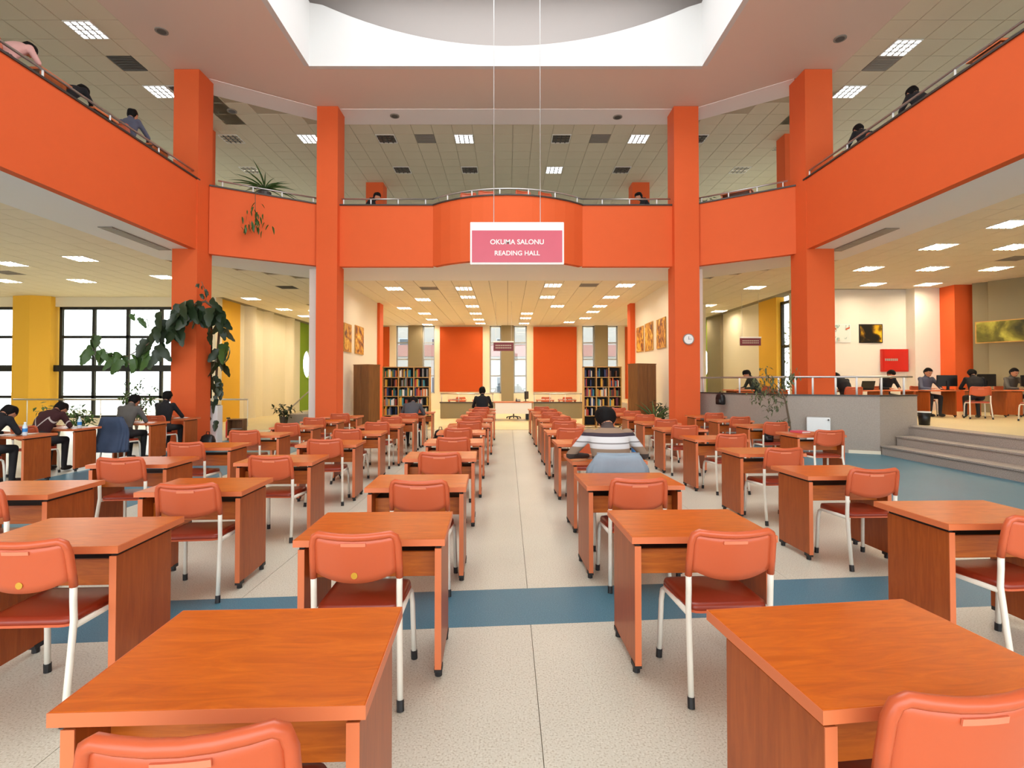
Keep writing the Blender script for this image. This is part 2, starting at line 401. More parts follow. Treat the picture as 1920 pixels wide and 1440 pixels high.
# upper ceiling: plaster field with the square skylight well
SX0, SX1, SY0, SY1 = -4.75, 4.65, 2.8, 12.4
pc = struct('ceiling_upper', MB().prism([(-8.1,-8),(-8.1,12.9),(-7.4,12.9),(-5.1,14.35),(SX0,14.35),(SX0,-8)], ZU, ZU+0.15), M['plaster'])
struct('plaster_field', MB().prism([(SX1,-8),(SX1,14.35),(5.1,14.35),(7.1,12.9),(7.95,12.9),(7.95,-8)], ZU, ZU+0.15), M['plaster'], pc)
struct('plaster_field', MB().box(SX0,SX1,SY1,14.35,ZU,ZU+0.15), M['plaster'], pc)
struct('plaster_field', MB().box(SX0,SX1,-8,SY0,ZU,ZU+0.15), M['plaster'], pc)
struct('beam_soffit', MB().box(-5.1,5.1,14.35,15.22,ZU-0.01,ZU+0.1), M['beam'], pc)
struct('beam_soffit', MB().prism([(-7.4,12.9),(-5.1,14.35),(-5.1,15.22),(-7.9,13.55)], ZU-0.01, ZU+0.1), M['beam'], pc)
struct('beam_soffit', MB().prism([(5.1,15.22),(5.1,14.35),(7.1,12.9),(7.6,13.55)], ZU-0.01, ZU+0.1), M['beam'], pc)
sw = struct('wall_skylight', MB().box(SX0,SX1,SY1-0.02,SY1+0.1,ZU-0.004,9.56), M['skywell'])
for b_ in ((SX0-0.1,SX0+0.02,SY0,SY1-0.02),(SX1-0.02,SX1+0.1,SY0,SY1-0.02),(SX0-0.1,SX1+0.1,SY0-0.1,SY0+0.02)):
    struct('well_side', MB().box(*b_,ZU-0.004,9.6), M['skywell'], sw)
RIM = lambda x: 9.58 + 1.05*min(1.0, (x/4.55)**2)
nr_ = 28; xs_ = [SX0 + (SX1-SX0)*i/nr_ for i in range(nr_+1)]
struct('curved_rim_wall', MB().loft([[(x,SY1-0.02,9.56),(x,SY1-0.02,RIM(x)),(x,SY1+0.1,RIM(x)),(x,SY1+0.1,9.56)] for x in xs_]), M['skywell'], sw)
for b_ in ((SX0-0.1,SX0+0.02,SY0,SY1-0.02),(SX1-0.02,SX1+0.1,SY0,SY1-0.02)):
    struct('well_side', MB().box(*b_,9.6,10.64), M['skywell'], sw)
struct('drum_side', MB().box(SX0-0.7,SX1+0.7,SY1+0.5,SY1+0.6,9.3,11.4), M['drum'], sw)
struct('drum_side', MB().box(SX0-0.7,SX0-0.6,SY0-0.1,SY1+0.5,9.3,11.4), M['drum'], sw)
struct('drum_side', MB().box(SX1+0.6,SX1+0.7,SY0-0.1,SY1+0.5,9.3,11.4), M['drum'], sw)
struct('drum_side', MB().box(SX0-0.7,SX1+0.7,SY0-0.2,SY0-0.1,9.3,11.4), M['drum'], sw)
struct('glazing_panel', MB().box(SX0-0.7,SX1+0.7,SY0-0.2,SY1+0.6,11.4,11.45), M['skywell'], sw)
for i in range(6):
    x = SX0 + (SX1-SX0)*(i+0.5)/6
    struct('glazing_bar', MB().box(x-0.03,x+0.03,SY0,SY1,11.34,11.4), M['framel'], sw)

# tiled ceilings: base slabs, fixtures snapped to the tile grid, tiles as pieces
TS = 0.6
class TileField:
    def __init__(s, base, z, m, inside, ox=0.0, oy=0.0):
        s.base, s.z, s.m, s.inside, s.ox, s.oy, s.taken = base, z, m, inside, ox, oy, set()
    def cell(s, x, y): return (math.floor((x-s.ox)/TS), math.floor((y-s.oy)/TS))
    def centre(s, c): return (s.ox+(c[0]+0.5)*TS, s.oy+(c[1]+0.5)*TS)
    def take(s, x, y):
        c = s.cell(x, y)
        while c in s.taken: c = (c[0]+1, c[1])
        s.taken.add(c); return s.centre(c)
    def lay(s, x0, x1, y0, y1, limit, dist):
        cells = []
        for i in range(math.floor((x0-s.ox)/TS), math.ceil((x1-s.ox)/TS)):
            for j in range(math.floor((y0-s.oy)/TS), math.ceil((y1-s.oy)/TS)):
                c = s.centre((i,j))
                if (i,j) in s.taken or not s.inside(*c): continue
                cells.append((c[1] if dist is None else dist(*c), c))
        cells.sort(); h = TS/2-0.006
        proto = MB().box(-h,h,-h,h,0,0.02).mesh('ceiling_tile', s.m, bevel=0.004)
        for _, c in cells[:limit]: link('ceiling_tile', proto, s.base, (c[0],c[1],s.z))
        rest = MB()
        for _, c in cells[limit:]: rest.box(c[0]-h,c[0]+h,c[1]-h,c[1]+h,s.z,s.z+0.02)
        if rest.v: rest.build('ceiling_tiles_beyond', s.m, s.base, kind='stuff')

up_l = struct('ceiling_upper_left', MB().prism(OUTL + [(-8.1,31.2),(-8.1,-8)], ZU+0.02, ZU+0.1), M['tgrid_up'])
up_r = struct('ceiling_upper_right', MB().prism(OUTR + [(7.95,-8),(7.95,31.2)], ZU+0.02, ZU+0.1), M['tgrid_up'])
up_b = struct('ceiling_upper_back', MB().prism([(-8.1,13.5),(-7.9,13.5),(-5.1,15.2),(5.1,15.2),(7.6,13.5),(7.95,13.5),(7.95,31.2),(-8.1,31.2)], ZU+0.02, ZU+0.1), M['tgrid_up'])
def in_back(x, y):
    if y < 15.4: return (x < -5.4 and y > 15.35 + (x+5.1)*0.6) or (x > 5.4 and y > 15.35 - (x-5.1)*0.6)
    return -7.7 < x < 7.95
struct('border_strip', MB().box(-8.1,-7.65,13.6,31,ZU,ZU+0.02), M['tile_up'], up_b)
TF = {'ul': TileField(up_l, ZU, M['tile_up'], lambda x,y: x < -8.35 and (y < 19.9 or x > -11.1), -8.1, 0.0),
      'ur': TileField(up_r, ZU, M['tile_up'], lambda x,y: x > 8.2 and (y < 18.2 or x < 10.2), 7.95, 0.0),
      'ub': TileField(up_b, ZU, M['tile_up'], in_back, 0.15, 15.25),
      'lb': TileField(cl, ZC, M['tile'], lambda x,y: abs(x) < 5.25 and y > 16.7 or (abs(x) < 8 and y > 21.9), 0.0, 16.5),
      'll': TileField(cl, ZC, M['tile'], lambda x,y: (x < -9.25 and y < 19.8) or (-11.1 < x < (-5.6 if y < 21.6 else -8.4) and y > 14.2 and (x+9.0)*0.853+13.9 < y), -9.0, 0.1),
      'lr': TileField(cl, ZC, M['tile'], lambda x,y: (x > 8.95 and y < 18.2 and x < 20) or ((5.6 if y < 21.6 else 8.4) < x < 10.2 and y > 14.2 and -(x-8.7)*0.935+13.9 < y), 8.7, 0.1)}

# ceiling lamps, recessed louvred squares
def make_lamp(on):
    t = thing('ceiling_lamp', 'x', 'lamp'); h = TS/2-0.01
    f_ = MB()
    f_.box(-h,h,-h,-h+0.025,-0.012,0.02); f_.box(-h,h,h-0.025,h,-0.012,0.02); f_.box(-h,-h+0.025,-h+0.025,h-0.025,-0.012,0.02); f_.box(h-0.025,h,-h+0.025,h-0.025,-0.012,0.02)
    f_.build('lamp_frame', M['lampw'], t)
    d = MB().box(-h+0.025,h-0.025,-h+0.025,h-0.025,0.008,0.015).build('reflector', M[on], t)
    for k in range(3):
        x = -h + (k+1)*2*h/4; MB().box(x-0.018,x+0.018,-h+0.025,h-0.025,-0.012,0.008).build('louvre_blade', M['ventg'] if on != 'lampoff' else M['ventd'], t)
    for k in range(3):
        y = -h + (k+1)*2*h/4; MB().box(-h+0.025,h-0.025,y-0.012,y+0.012,-0.010,0.006).build('louvre_blade', M['ventg'] if on != 'lampoff' else M['ventd'], t)
    return t
lamp_protos = {}
def lamp(kind, field, px, py, label, group):
    z = TF[field].z; x, y = TF[field].take(*W(px, py, z))
    if kind not in lamp_protos: lamp_protos[kind] = make_lamp(kind); first = True
    else: first = False
    return place(lamp_protos[kind], not first, label, 'lamp', (x,y,z), 0, group)
def vent(field, px, py, label, m='ventg'):
    z = TF[field].z; x, y = TF[field].take(*W(px, py, z)); t = thing('ceiling_vent', label, 'vent', (x,y,z)); h = TS/2-0.01
    MB().box(-h,h,-h,h,0.002,0.02).build('vent_plate', M[m], t, bevel=0.004)
    for k in range(5):
        y_ = -h+0.08+k*0.1; MB().box(-h+0.04,h-0.04,y_,y_+0.03,-0.006,0.002).build('vent_slat', M[m], t)
    return t
UPL = 'lit louvred lamp in the upper tiled ceiling '
lamp('lampup','ul',175,65, UPL+'high over the left balcony', None)
lamp('lampup','ul',318,168, UPL+'just left of the plant column', None)
lamp('lampoff','ul',282,160, 'unlit louvred lamp beside a lit one, left of the plant column', None)
lamp('lampup','ub',568,258, UPL+'left of the second column', None)
lamp('lampoff','ub',418,260, 'unlit louvred lamp in the upper ceiling right of the plant column', None)
lamp('lampup','ub',487,323, UPL+'above the trailing plant', None)
for px, py, on, w_ in ((712,258,0,'leftmost of the front row'),(860,258,1,'left of the sign wires'),(1045,258,0,'right of the sign wires'),(1190,258,1,'near the clock column'),
                       (745,322,0,'left end of the back row'),(873,322,0,'back row left of the sign wires'),(1031,321,1,'back row right of the sign wires'),(1155,322,0,'right end of the back row')):
    lamp('lampup' if on else 'lampoff','ub',px,py,('lit' if on else 'unlit')+' louvred lamp over the curved balcony, '+w_, None)
lamp('lampup','ur',1685,85, UPL+'high over the right balcony', None)
lamp('lampup','ur',1582,182, UPL+'right of the right front column', None)
lamp('lampup','ub',1397,324, UPL+'above the right angled balcony', None)
lamp('lampoff','ub',1312,262, 'unlit louvred lamp in the upper ceiling beside the clock column', None)
vent('ul',245,120,'dark square vent in the tiled ceiling over the left balcony','ventd')
vent('ub',790,258,'grey square vent among the lamps left of the sign wires')
vent('ub',1117,258,'grey square vent among the lamps right of the sign wires')
vent('ur',1660,115,'grey square vent next to the lamp over the right balcony')
vent('ub',1455,280,'grey square vent over the right angled balcony')
LB = 'louvred lamp in the bay ceiling above the bookcases, '
lists = {'column of lamps left of the small hanging sign': [(874,538),(881,559),(887,575),(892,587),(896,598),(900,606)],
         'column of lamps right of the small hanging sign': [(1021,537),(1012,558),(1032,574),(999,586),(992,597),(989,605)],
         'column of lamps beside the right poster wall': [(1164,537),(1142,557),(1120,574),(1105,585),(1090,596),(1076,604)],
         'column of lamps beside the left poster wall': [(725,540),(780,560),(770,577),(791,589),(800,599),(808,608)]}
for g, L_ in lists.items():
    for i, (px, py) in enumerate(L_):
        lamp('lampon','lb',px,py, ORD[i]+' lamp in the '+g, g)
vent('lb',798,539,'grey square vent in the bay ceiling left of the hanging sign')
vent('lb',1092,537,'grey square vent in the bay ceiling right of the hanging sign')
vent('ll',525,539,'dark square vent under the balcony between the two left columns','ventd')
vent('ll',15,510,'grey square vent in the low ceiling before the left windows')
vent('lr',1890,488,'grey square vent in the low ceiling above the computer desks')
for i,(px,py) in enumerate([(140,487),(3,492),(130,523),(300,521),(20,527),(475,561),(535,580),(580,592)]):
    lamp('lampon','ll',px,py, ORD[i]+' of the lit lamps in the low ceiling on the window side', 'lamps in the low ceiling on the window side')
for i,(px,py) in enumerate([(1740,467),(1880,468),(1905,420),(1625,504),(1740,506),(1860,504),(1640,530),(1745,530),(1415,536),(1323,571)]):
    lamp('lampon','lr',px,py, ORD[i]+' of the lit lamps in the low ceiling over the platform', 'lamps in the low ceiling over the platform')
for kx, fld, lab in ((-8.7,'ll','window side'),(9.3,'lr','platform side'),(-6.8,'lb','left bay corner'),(6.8,'lb','right bay corner')):  # extra lamps added to brighten the side lobbies and bay corners
    for i, yy in enumerate((24.0,27.0)):
        c_ = TF[fld].take(kx, yy); place(lamp_protos['lampon'], True, '%s added lamp in the corridor ceiling behind the second column, %s' % (ORD[i], lab), 'lamp', (*c_, ZC), 0, 'added corridor lamps')
TF['ul'].lay(-16, -8.1, 6, 16, 90, lambda x,y: math.hypot(x,y))
TF['ul'].lay(-23.5, -8.1, 16.2, 26, 0, None)
TF['ur'].lay(7.95, 16, 6, 16, 90, lambda x,y: math.hypot(x,y))
TF['ur'].lay(7.95, 19, 16.2, 26, 0, None)
TF['ub'].lay(-8.1, 8, 13.5, 26, 120, None)
TF['lb'].lay(-8, 8, 16.5, 30, 150, None)
TF['ll'].lay(-23, -5.5, 3, 30, 60, lambda x,y: math.hypot(x,y))
TF['lr'].lay(5.5, 20, 3, 30, 60, lambda x,y: math.hypot(x,y))

# air grilles in the white soffit
for lab, a, b in (('long grey air grille in the white soffit over the left window desks', (-8.4,10.7), (-8.1,12.6)), ('long grey air grille in the white soffit over the platform steps', (7.8,10.8), (8.1,12.7))):
    t = thing('air_grille', lab, 'vent', (0,0,ZC-0.02))
    MB().box(a[0],b[0],a[1],b[1],-0.016,-0.004).build('grille_plate', M['ventg'], t)
    for k in range(22):
        y_ = a[1]+0.03+k*(b[1]-a[1]-0.06)/22; MB().box(a[0]+0.02,b[0]-0.02,y_,y_+0.045,-0.024,-0.016).build('grille_slat', M['slat'], t)
for px, py, z, lab in ((303,58,ZU,'round grey ceiling speaker over the left balcony'),(435,208,ZU,'round grey ceiling speaker above the trailing plant'),(740,217,ZU-0.01,'round dark ceiling speaker left of the sign wires'),
                       (1158,219,ZU-0.01,'round dark ceiling speaker right of the sign wires'),(1575,72,ZU,'round grey ceiling speaker over the right balcony')):
    x, y = W(px, py, z); t = thing('ceiling_speaker', lab, 'speaker', (x,y,z))
    n = 20; MB().prism([(0.13*math.cos(2*math.pi*i/n),0.13*math.sin(2*math.pi*i/n)) for i in range(n)], -0.02, 0).build('speaker_rim', M['ventg'], t)
    MB().prism([(0.09*math.cos(2*math.pi*i/n),0.09*math.sin(2*math.pi*i/n)) for i in range(n)], -0.025, -0.02).build('speaker_cone', M['ventd'], t)

# ------------------------------------------------------------------ walls
struct('wall_poster_left', MB().box(-5.6,-5.3,14.78,21.4,0,ZC+0.02), M['white_wall'])
struct('wall_poster_right', MB().box(5.2,5.5,14.78,21.4,0,ZC+0.02), M['white_wall'])
struct('wall_side_left', MB().box(-8.2,-8.0,21.9,30,0,ZC+0.02), M['cream'])
struct('wall_side_right', MB().box(8.0,8.2,21.9,30,0,ZC+0.02), M['cream'])
struct('wall_return_left', MB().box(-8.2,-5.62,21.7,21.9,0,ZC+0.02), M['cream'])
struct('wall_return_right', MB().box(5.35,8.2,21.7,21.9,0,ZC+0.02), M['cream'])
# back wall with slit windows
YB = 30.0; xw = lambda px: (px-CX)*YB/F
win_px = [(742,766),(792,815),(918,940),(963,988),(1092,1115),(1139,1159)]
wb = struct('wall_back', MB().box(-8.2, xw(742), YB, YB+0.3, 0, ZC+0.02), M['cream'])
ed = [(xw(a), xw(b)) for a, b in win_px]
gaps = [(ed[i][1], ed[i+1][0]) for i in range(5)] + [(ed[5][1], 8.2)]
for i, (a, b) in enumerate(gaps):
    struct('wall_pier', MB().box(a,b,YB-(0.12 if i in (0,2,4) else 0),YB+0.3,0,ZC+0.02), M['olive'] if i in (0,2,4) else M['cream'], wb)
wn = 0
def window(x0, x1, y, z0, z1, rows, cols, m, t=0.06, axis='x', band=None):
    global wn; wn += 1
    o = MB(); P = []
    def bar(a0, a1, zz0, zz1, nm='mullion', d=0.05):
        mb = MB().box(a0,a1,y-d,y+d,zz0,zz1) if axis == 'x' else MB().box(y-d,y+d,a0,a1,zz0,zz1)
        P.append((nm, mb))
    mb = MB().box(x0,x1,y-0.006,y+0.006,z0,z1) if axis == 'x' else MB().box(y-0.006,y+0.006,x0,x1,z0,z1)
    w_ = struct('window_%d' % wn, mb, M['glass'])
    bar(x0,x0+t,z0,z1,'window_frame'); bar(x1-t,x1,z0,z1,'window_frame'); bar(x0,x1,z0,z0+t,'window_frame'); bar(x0,x1,z1-t,z1,'window_frame')
    for zz in rows: bar(x0+t,x1-t,zz-t/2,zz+t/2)
    for cc in cols: bar(cc-t/2,cc+t/2,z0+t,z1-t)
    if band: P.append(('transom_band', MB().box(x0-0.25,x1+0.1,y-0.2,y-0.05,band-0.12,band+0.12)))
    for nm, mb in P: mb.build(nm, M[m], w_)
    return w_
for a, b in ed:
    struct('wall_sill', MB().box(a,b,YB,YB+0.3,0,0.9), M['cream'], wb)
    window(a, b, YB+0.2, 0.9, ZC, [1.9,2.85,3.8], [], 'framel', 0.07)
for a, b in ((825,905),(1000,1081)):
    struct('wall_panel', MB().box(xw(a),xw(b),YB-0.1,YB,1.0,4.7), M['orange_deep'], wb)
struct('wall_panel', MB().box(-8.0,xw(730),YB-0.1,YB,0.6,4.7), M['orange_deep'], wb)
struct('wall_panel', MB().box(xw(1172),8.0,YB-0.1,YB,0.6,4.7), M['orange_deep'], wb)
# left lobby wall with pilasters, yellow and green stretches, round window
XL = -11.2
def round_wall(name, x, y0, y1, cy, cz, r, m, side):
    n = 28; ring = [(cy+r*math.cos(2*math.pi*i/n), cz+r*math.sin(2*math.pi*i/n)) for i in range(n)]
    def outer(a):
        c, s_ = math.cos(a), math.sin(a); k = min(((y1-cy) if c > 0 else (cy-y0))/max(1e-6,abs(c)), ((ZC-cz) if s_ > 0 else cz)/max(1e-6,abs(s_)))
        return (cy+c*k, cz+s_*k)
    ot = [outer(2*math.pi*i/n) for i in range(n)]
    cor = [(y1,ZC),(y0,ZC),(y0,0),(y1,0)]
    for cpt in cor:
        a = math.atan2(cpt[1]-cz, cpt[0]-cy) % (2*math.pi); i = round(a/(2*math.pi)*n) % n; ot[i] = cpt
    d = 0.25*side
    mb = MB(); vs = [(x,*p) for p in ring]+[(x,*p) for p in ot]+[(x+d,*p) for p in ring]+[(x+d,*p) for p in ot]; fs = []
    for i in range(n):
        j=(i+1)%n; fs += [(i,j,n+j,n+i),(2*n+i,3*n+i,3*n+j,2*n+j),(i,2*n+i,2*n+j,j)]
    mb.add(vs, fs)
    w_ = struct(name, mb, M[m])
    struct('round_pane', MB().add([(x+d*0.8,*p) for p in ring],[tuple(range(n))]), M['glass'], w_)
    struct('round_frame', MB().tube([(x+d*0.8,*p) for p in ring+ring[:1]], 0.03, 6), M['white'], w_)
    return w_
wl = struct('wall_lobby_left', MB().box(XL-0.25,XL,21.85,28.3,0,ZC+0.02), M['cream'])
struct('yellow_panel', MB().box(XL-0.25,XL+0.06,20.35,21.85,0,ZC+0.02), M['yellow'], wl)
struct('wall_pier', MB().box(XL-0.25,XL+0.12,19.9,20.35,0,ZC+0.02), M['cream'], wl)
for y0 in (22.3,24.0,26.4):
    n = 10; struct('pilaster', MB().prism([(XL+0.28*math.sin(math.pi*i/n), y0+0.9*i/n) for i in range(n+1)], 0, ZC+0.02), M['cream'], wl)
round_wall('wall_green_left', XL, 28.3, 31, 29.55, 2.55, 0.8, 'green', -1)
struct('wall_lobby_back_left', MB().box(XL,-8.2,30.8,31,0,ZC+0.02), M['cream'])
XRW = 10.3
wr = struct('wall_lobby_right', MB().box(XRW,XRW+0.25,21.4,25.1,0,ZC+0.02), M['cream'])
struct('grey_pier', MB().box(XRW-0.12,XRW+0.25,25.1,26.8,0,ZC+0.02), M['olive'], wr)
struct('yellow_panel', MB().box(XRW-0.06,XRW+0.25,20.0,21.4,0,ZC+0.02), M['yellow'], wr)
round_wall('wall_green_right', XRW, 26.8, 31, 27.75, 2.55, 0.8, 'green', 1)
struct('wall_lobby_back_right', MB().box(8.2,XRW,30.8,31,0,ZC+0.02), M['cream'])
window(19.2, 20.0, XRW+0.15, 0.6, 4.6, [2.9], [], 'frame', 0.1, axis='y')
struct('wall_pier', MB().box(XRW,XRW+0.25,18.2,19.2,0,ZC+0.02), M['cream'], wr)
# wall behind the platform with pictures
wp = struct('wall_platform_back', MB().box(XRW,13.9,18.3,18.55,0,ZC+0.02), M['white_wall'])
struct('wall_pier', MB().box(13.9,15.6,17.9,18.55,0,ZC+0.02), M['white_wall'], wp)
struct('wall_pier', MB().wallseg((15.6,18.0),(15.5,17.2),0.3,0,ZC+0.02), M['white_wall'], wp)
wo = struct('wall_olive', MB().wallseg((15.35,17.25),(15.75,16.75),-0.25,0,ZC+0.02), M['olive'])
struct('wall_panel', MB().wallseg((15.55,16.85),(18.6,11.5),-0.25,0,ZC+0.02), M['olive_wall'], wo)
struct('wall_panel', MB().wallseg((18.6,11.5),(18.6,-8),-0.25,0,ZC+0.02), M['cream'], wo)
# window wall on the left
YW = 19.9; xl = lambda px: (px-CX)*YW/F
ww = struct('wall_windows', MB().box(-24,XL,YW-0.05,YW+0.3,4.42,ZC+0.02), M['cream'])
struct('wall_sill', MB().box(-24,XL,YW,YW+0.3,0,0.2), M['cream'], ww)
pl_ = MB().prism([(xl(35),YW+0.3),(xl(38),YW-0.35),(xl(76),YW-0.5),(xl(104),YW-0.25),(xl(104),YW+0.3)], 0, ZC+0.02); struct('yellow_pier', pl_, M['yellow'], ww)
struct('wall_pier', MB().box(-12.1,XL,YW,YW+0.3,0.2,4.42), M['cream'], ww)
window(xl(108), -12.1, YW+0.1, 0.2, 4.42, [1.0,3.28], [xl(172),xl(236),xl(299)], 'frame', 0.1, band=2.08)
window(-23.8, xl(33), YW+0.1, 0.2, 4.42, [1.0,3.28], [xl(-40),xl(-110)], 'frame', 0.1, band=2.08)
wll = struct('wall_left', MB().box(-24.2,-24,-8,20.2,0,6.5), M['cream'])
wrr = struct('wall_right', MB().box(21,21.2,-8,18.55,0,6.5), M['cream'])
struct('wall_head', MB().box(-24.2,-24,-8,20.2,8.8,ZU+0.1), M['cream'], wll); struct('wall_head', MB().box(21,21.2,-8,18.55,8.8,ZU+0.1), M['cream'], wrr)
window(-8, 20, -24.1, 6.5, 8.8, [], [-8+3.25*i for i in range(1,9)], 'frame', 0.1, axis='y')  # side window bands added to bring daylight onto the upper ceilings
window(-8, 18.4, 21.1, 6.5, 8.8, [], [-8+3.25*i for i in range(1,8)], 'frame', 0.1, axis='y')
# upper storey outer walls; window bands added to brighten the upper ceilings
wu = struct('wall_upper_back', MB().box(-11.45,10.55,31,31.2,ZC,6.5), M['cream'])
struct('wall_head', MB().box(-11.45,10.55,31,31.2,8.8,ZU+0.1), M['cream'], wu)
window(-11.4, 10.5, 31.1, 6.5, 8.8, [], [-11.4+3.1*i for i in range(1,7)], 'frame', 0.1)
for nm, ax, c, a0, a1 in (('wall_upper_window_side','x',20.1,-24,-11.45),('wall_upper_lobby_left','y',-11.35,20.2,31),('wall_upper_platform','x',18.45,10.55,21),('wall_upper_lobby_right','y',10.45,18.55,31)):
    bx = (lambda z0,z1: MB().box(a0,a1,c-0.1,c+0.1,z0,z1)) if ax == 'x' else (lambda z0,z1: MB().box(c-0.1,c+0.1,a0,a1,z0,z1))
    w_ = struct(nm, bx(ZC+0.06,6.5), M['cream']); struct('wall_head', bx(8.8,ZU+0.1), M['cream'], w_)
    window(a0+0.05, a1-0.05, c, 6.5, 8.8, [], [a0+(a1-a0)*i/4 for i in (1,2,3)], 'frame', 0.1, axis=ax)
struct('roof_slab', MB().prism(OUTL + [(SX0-0.1,31.2),(SX0-0.1,-8)], ZU+0.16, ZU+0.3), M['subfloor'], wu)
struct('roof_slab', MB().prism(OUTR + [(SX1+0.1,-8),(SX1+0.1,31.2)], ZU+0.16, ZU+0.3), M['subfloor'], wu)
struct('roof_slab', MB().box(SX0-0.1,SX1+0.1,SY1+0.12,31.2,ZU+0.16,ZU+0.3), M['subfloor'], wu)
struct('roof_slab', MB().box(SX0-0.1,SX1+0.1,-8,SY0-0.12,ZU+0.16,ZU+0.3), M['subfloor'], wu)

# ------------------------------------------------------------------ reading desk
def make_desk():
    t = thing('reading_desk', 'x', 'desk')
    MB().box(-0.398,0.398,-0.298,0.298,0.712,0.75).build('table_top', M['wood'], t, bevel=0.003)
    e = MB()
    for b_ in ((-0.4,0.4,-0.3,-0.298),(-0.4,0.4,0.298,0.3),(-0.4,-0.398,-0.298,0.298),(0.398,0.4,-0.298,0.298)): e.box(*b_,0.713,0.749)
    e.build('edge_band', M['edge'], t)
    for s in (-1, 1):
        x0, x1 = sorted((s*0.345, s*0.38))
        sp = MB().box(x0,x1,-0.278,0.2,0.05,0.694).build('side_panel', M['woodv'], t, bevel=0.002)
        MB().box(x0,x1,-0.281,-0.278,0.05,0.694).build('edge_strip', M['edge'], sp)
        MB().box(x0+0.004,x1-0.004,-0.27,0.19,0.694,0.712).build('spacer', M['dark'], t)
        for y in (-0.24, 0.16):
            f_ = MB().box(x0-0.004,x1+0.004,y-0.032,y+0.032,0.03,0.055); f_.tube([((x0+x1)/2,y,0),((x0+x1)/2,y,0.035)],0.02,8)
            f_.build('foot', M['rubber'], sp)
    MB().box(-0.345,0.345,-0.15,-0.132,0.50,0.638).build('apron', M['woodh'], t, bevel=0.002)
    MB().box(-0.345,0.345,-0.132,0.15,0.63,0.635).build('shade_shelf', M['dark'], t)  # black shelf stands in for the shade behind the apron
    return t
def make_chair():
    t = thing('stacking_chair', 'x', 'chair')
    def bp(x, z, off=0.0):
        return Vector((x, -0.185 - 0.035*(1-(x/0.22)**2) - (z-0.6)*0.16 + off, z))
    zt = lambda x: 0.822 + 0.016*(abs(x)/0.2)**2
    zb = lambda x: 0.597 + 0.05*(abs(x)/0.2)**2.2
    nx, nz = 14, 6; fr, bk = [], []
    for k in range(nz+1):
        for i in range(nx+1):
            x = -0.2 + 0.4*i/nx; z = zb(x) + (zt(x)-zb(x))*k/nz
            fr.append(bp(x,z,0.006)); bk.append(bp(x,z,-0.006))
    n = len(fr); fs = []; q = nx+1
    for k in range(nz):
        for i in range(nx):
            a = k*q+i; fs.append((a,a+q,a+q+1,a+1)); fs.append((n+a,n+a+1,n+a+q+1,n+a+q))
    bd = [i for i in range(nx)] + [k*q+nx for k in range(nz)] + [nz*q+i for i in range(nx,0,-1)] + [k*q for k in range(nz,0,-1)]
    for a, b in zip(bd, bd[1:]+bd[:1]): fs.append((a, b, n+b, n+a))
    back = MB().add(fr+bk, fs).build('backrest', M['chair'], t, smooth=False)
    for p_ in back.data.polygons: p_.use_smooth = True
    path = [bp(-0.213,0.615), bp(-0.212,0.70), bp(-0.209,0.79)]
    path += [bp(-0.198,0.828), bp(-0.175,0.842)] + [bp(x, zt(x)+0.008) for x in (-0.13,-0.065,0,0.065,0.13)] + [bp(0.175,0.842), bp(0.198,0.828)]
    path += [bp(0.209,0.79), bp(0.212,0.70), bp(0.213,0.615)]
    MB().tube(path, 0.0185, 8).build('back_rim', M['chair'], back, smooth=True)
    MB().loft([[bp(x,0.786,-0.007), bp(x,0.803,-0.007), bp(x,0.803,-0.0125), bp(x,0.786,-0.0125)] for x in (-0.06,-0.03,0,0.03,0.06)]).build('handle_grip', M['grip'], back)
    def outline(g, z, yo=0):
        out = []
        for (cx, cy, a0) in ((0.155,0.155,0),(-0.155,0.155,90),(-0.15,-0.14,180),(0.15,-0.14,270)):
            for k in range(5):
                a = R(a0+k*22.5); out.append((cx+(0.055+g)*math.cos(a), cy+(0.05+g)*math.sin(a)+yo, z))
        return out
    MB().loft([outline(0,0.428), outline(0.003,0.447), outline(-0.002,0.462), outline(-0.03,0.467)]).build('seat', M['seat'], t, smooth=True)
    MB().loft([outline(-0.03,0.416), outline(0.004,0.424), outline(0.004,0.436)]).build('seat_shell', M['chair'], t)
    for s in (-1, 1):
        b = bp(s*0.213, 0.63)
        lg = MB().tube([b, (s*0.212,-0.19,0.55), (s*0.212,-0.185,0.45), (s*0.222,-0.225,0.22), (s*0.232,-0.262,0.02)], 0.0155, 8).build('leg', M['tubew'], t, smooth=True)
        MB().tube([(s*0.2305,-0.256,0.05),(s*0.233,-0.265,0.0)], 0.0185, 8).build('foot_cap', M['rubber'], lg)
        fl_ = MB().tube([(s*0.212,-0.185,0.425), (s*0.205,0.16,0.415), (s*0.208,0.19,0.395), (s*0.214,0.20,0.33), (s*0.222,0.215,0.02)], 0.0155, 8).build('leg', M['tubew'], t, smooth=True)
        MB().tube([(s*0.2215,0.214,0.05),(s*0.2225,0.217,0.0)], 0.0185, 8).build('foot_cap', M['rubber'], fl_)
    return t
desk0, chair0 = make_desk(), make_chair()
used = {'d': False, 'c': False}
def desk(x, y, label, rz=0, z=0, group='wooden reading desks', occupied=False):
    o = place(desk0, used['d'], label, 'desk', (x,y,z), rz, group); used['d'] = True
    if occupied:                                   # knees under it: no drawer apron
        for c in list(o.children):
            if c.name.startswith(('apron', 'shade_shelf')): bpy.data.objects.remove(c)
    return o
def chair(x, y, label, rz=0, z=0, group='terracotta stacking chairs'):
    o = place(chair0, used['c'], label, 'chair', (x,y,z), rz, group); used['c'] = True; return o
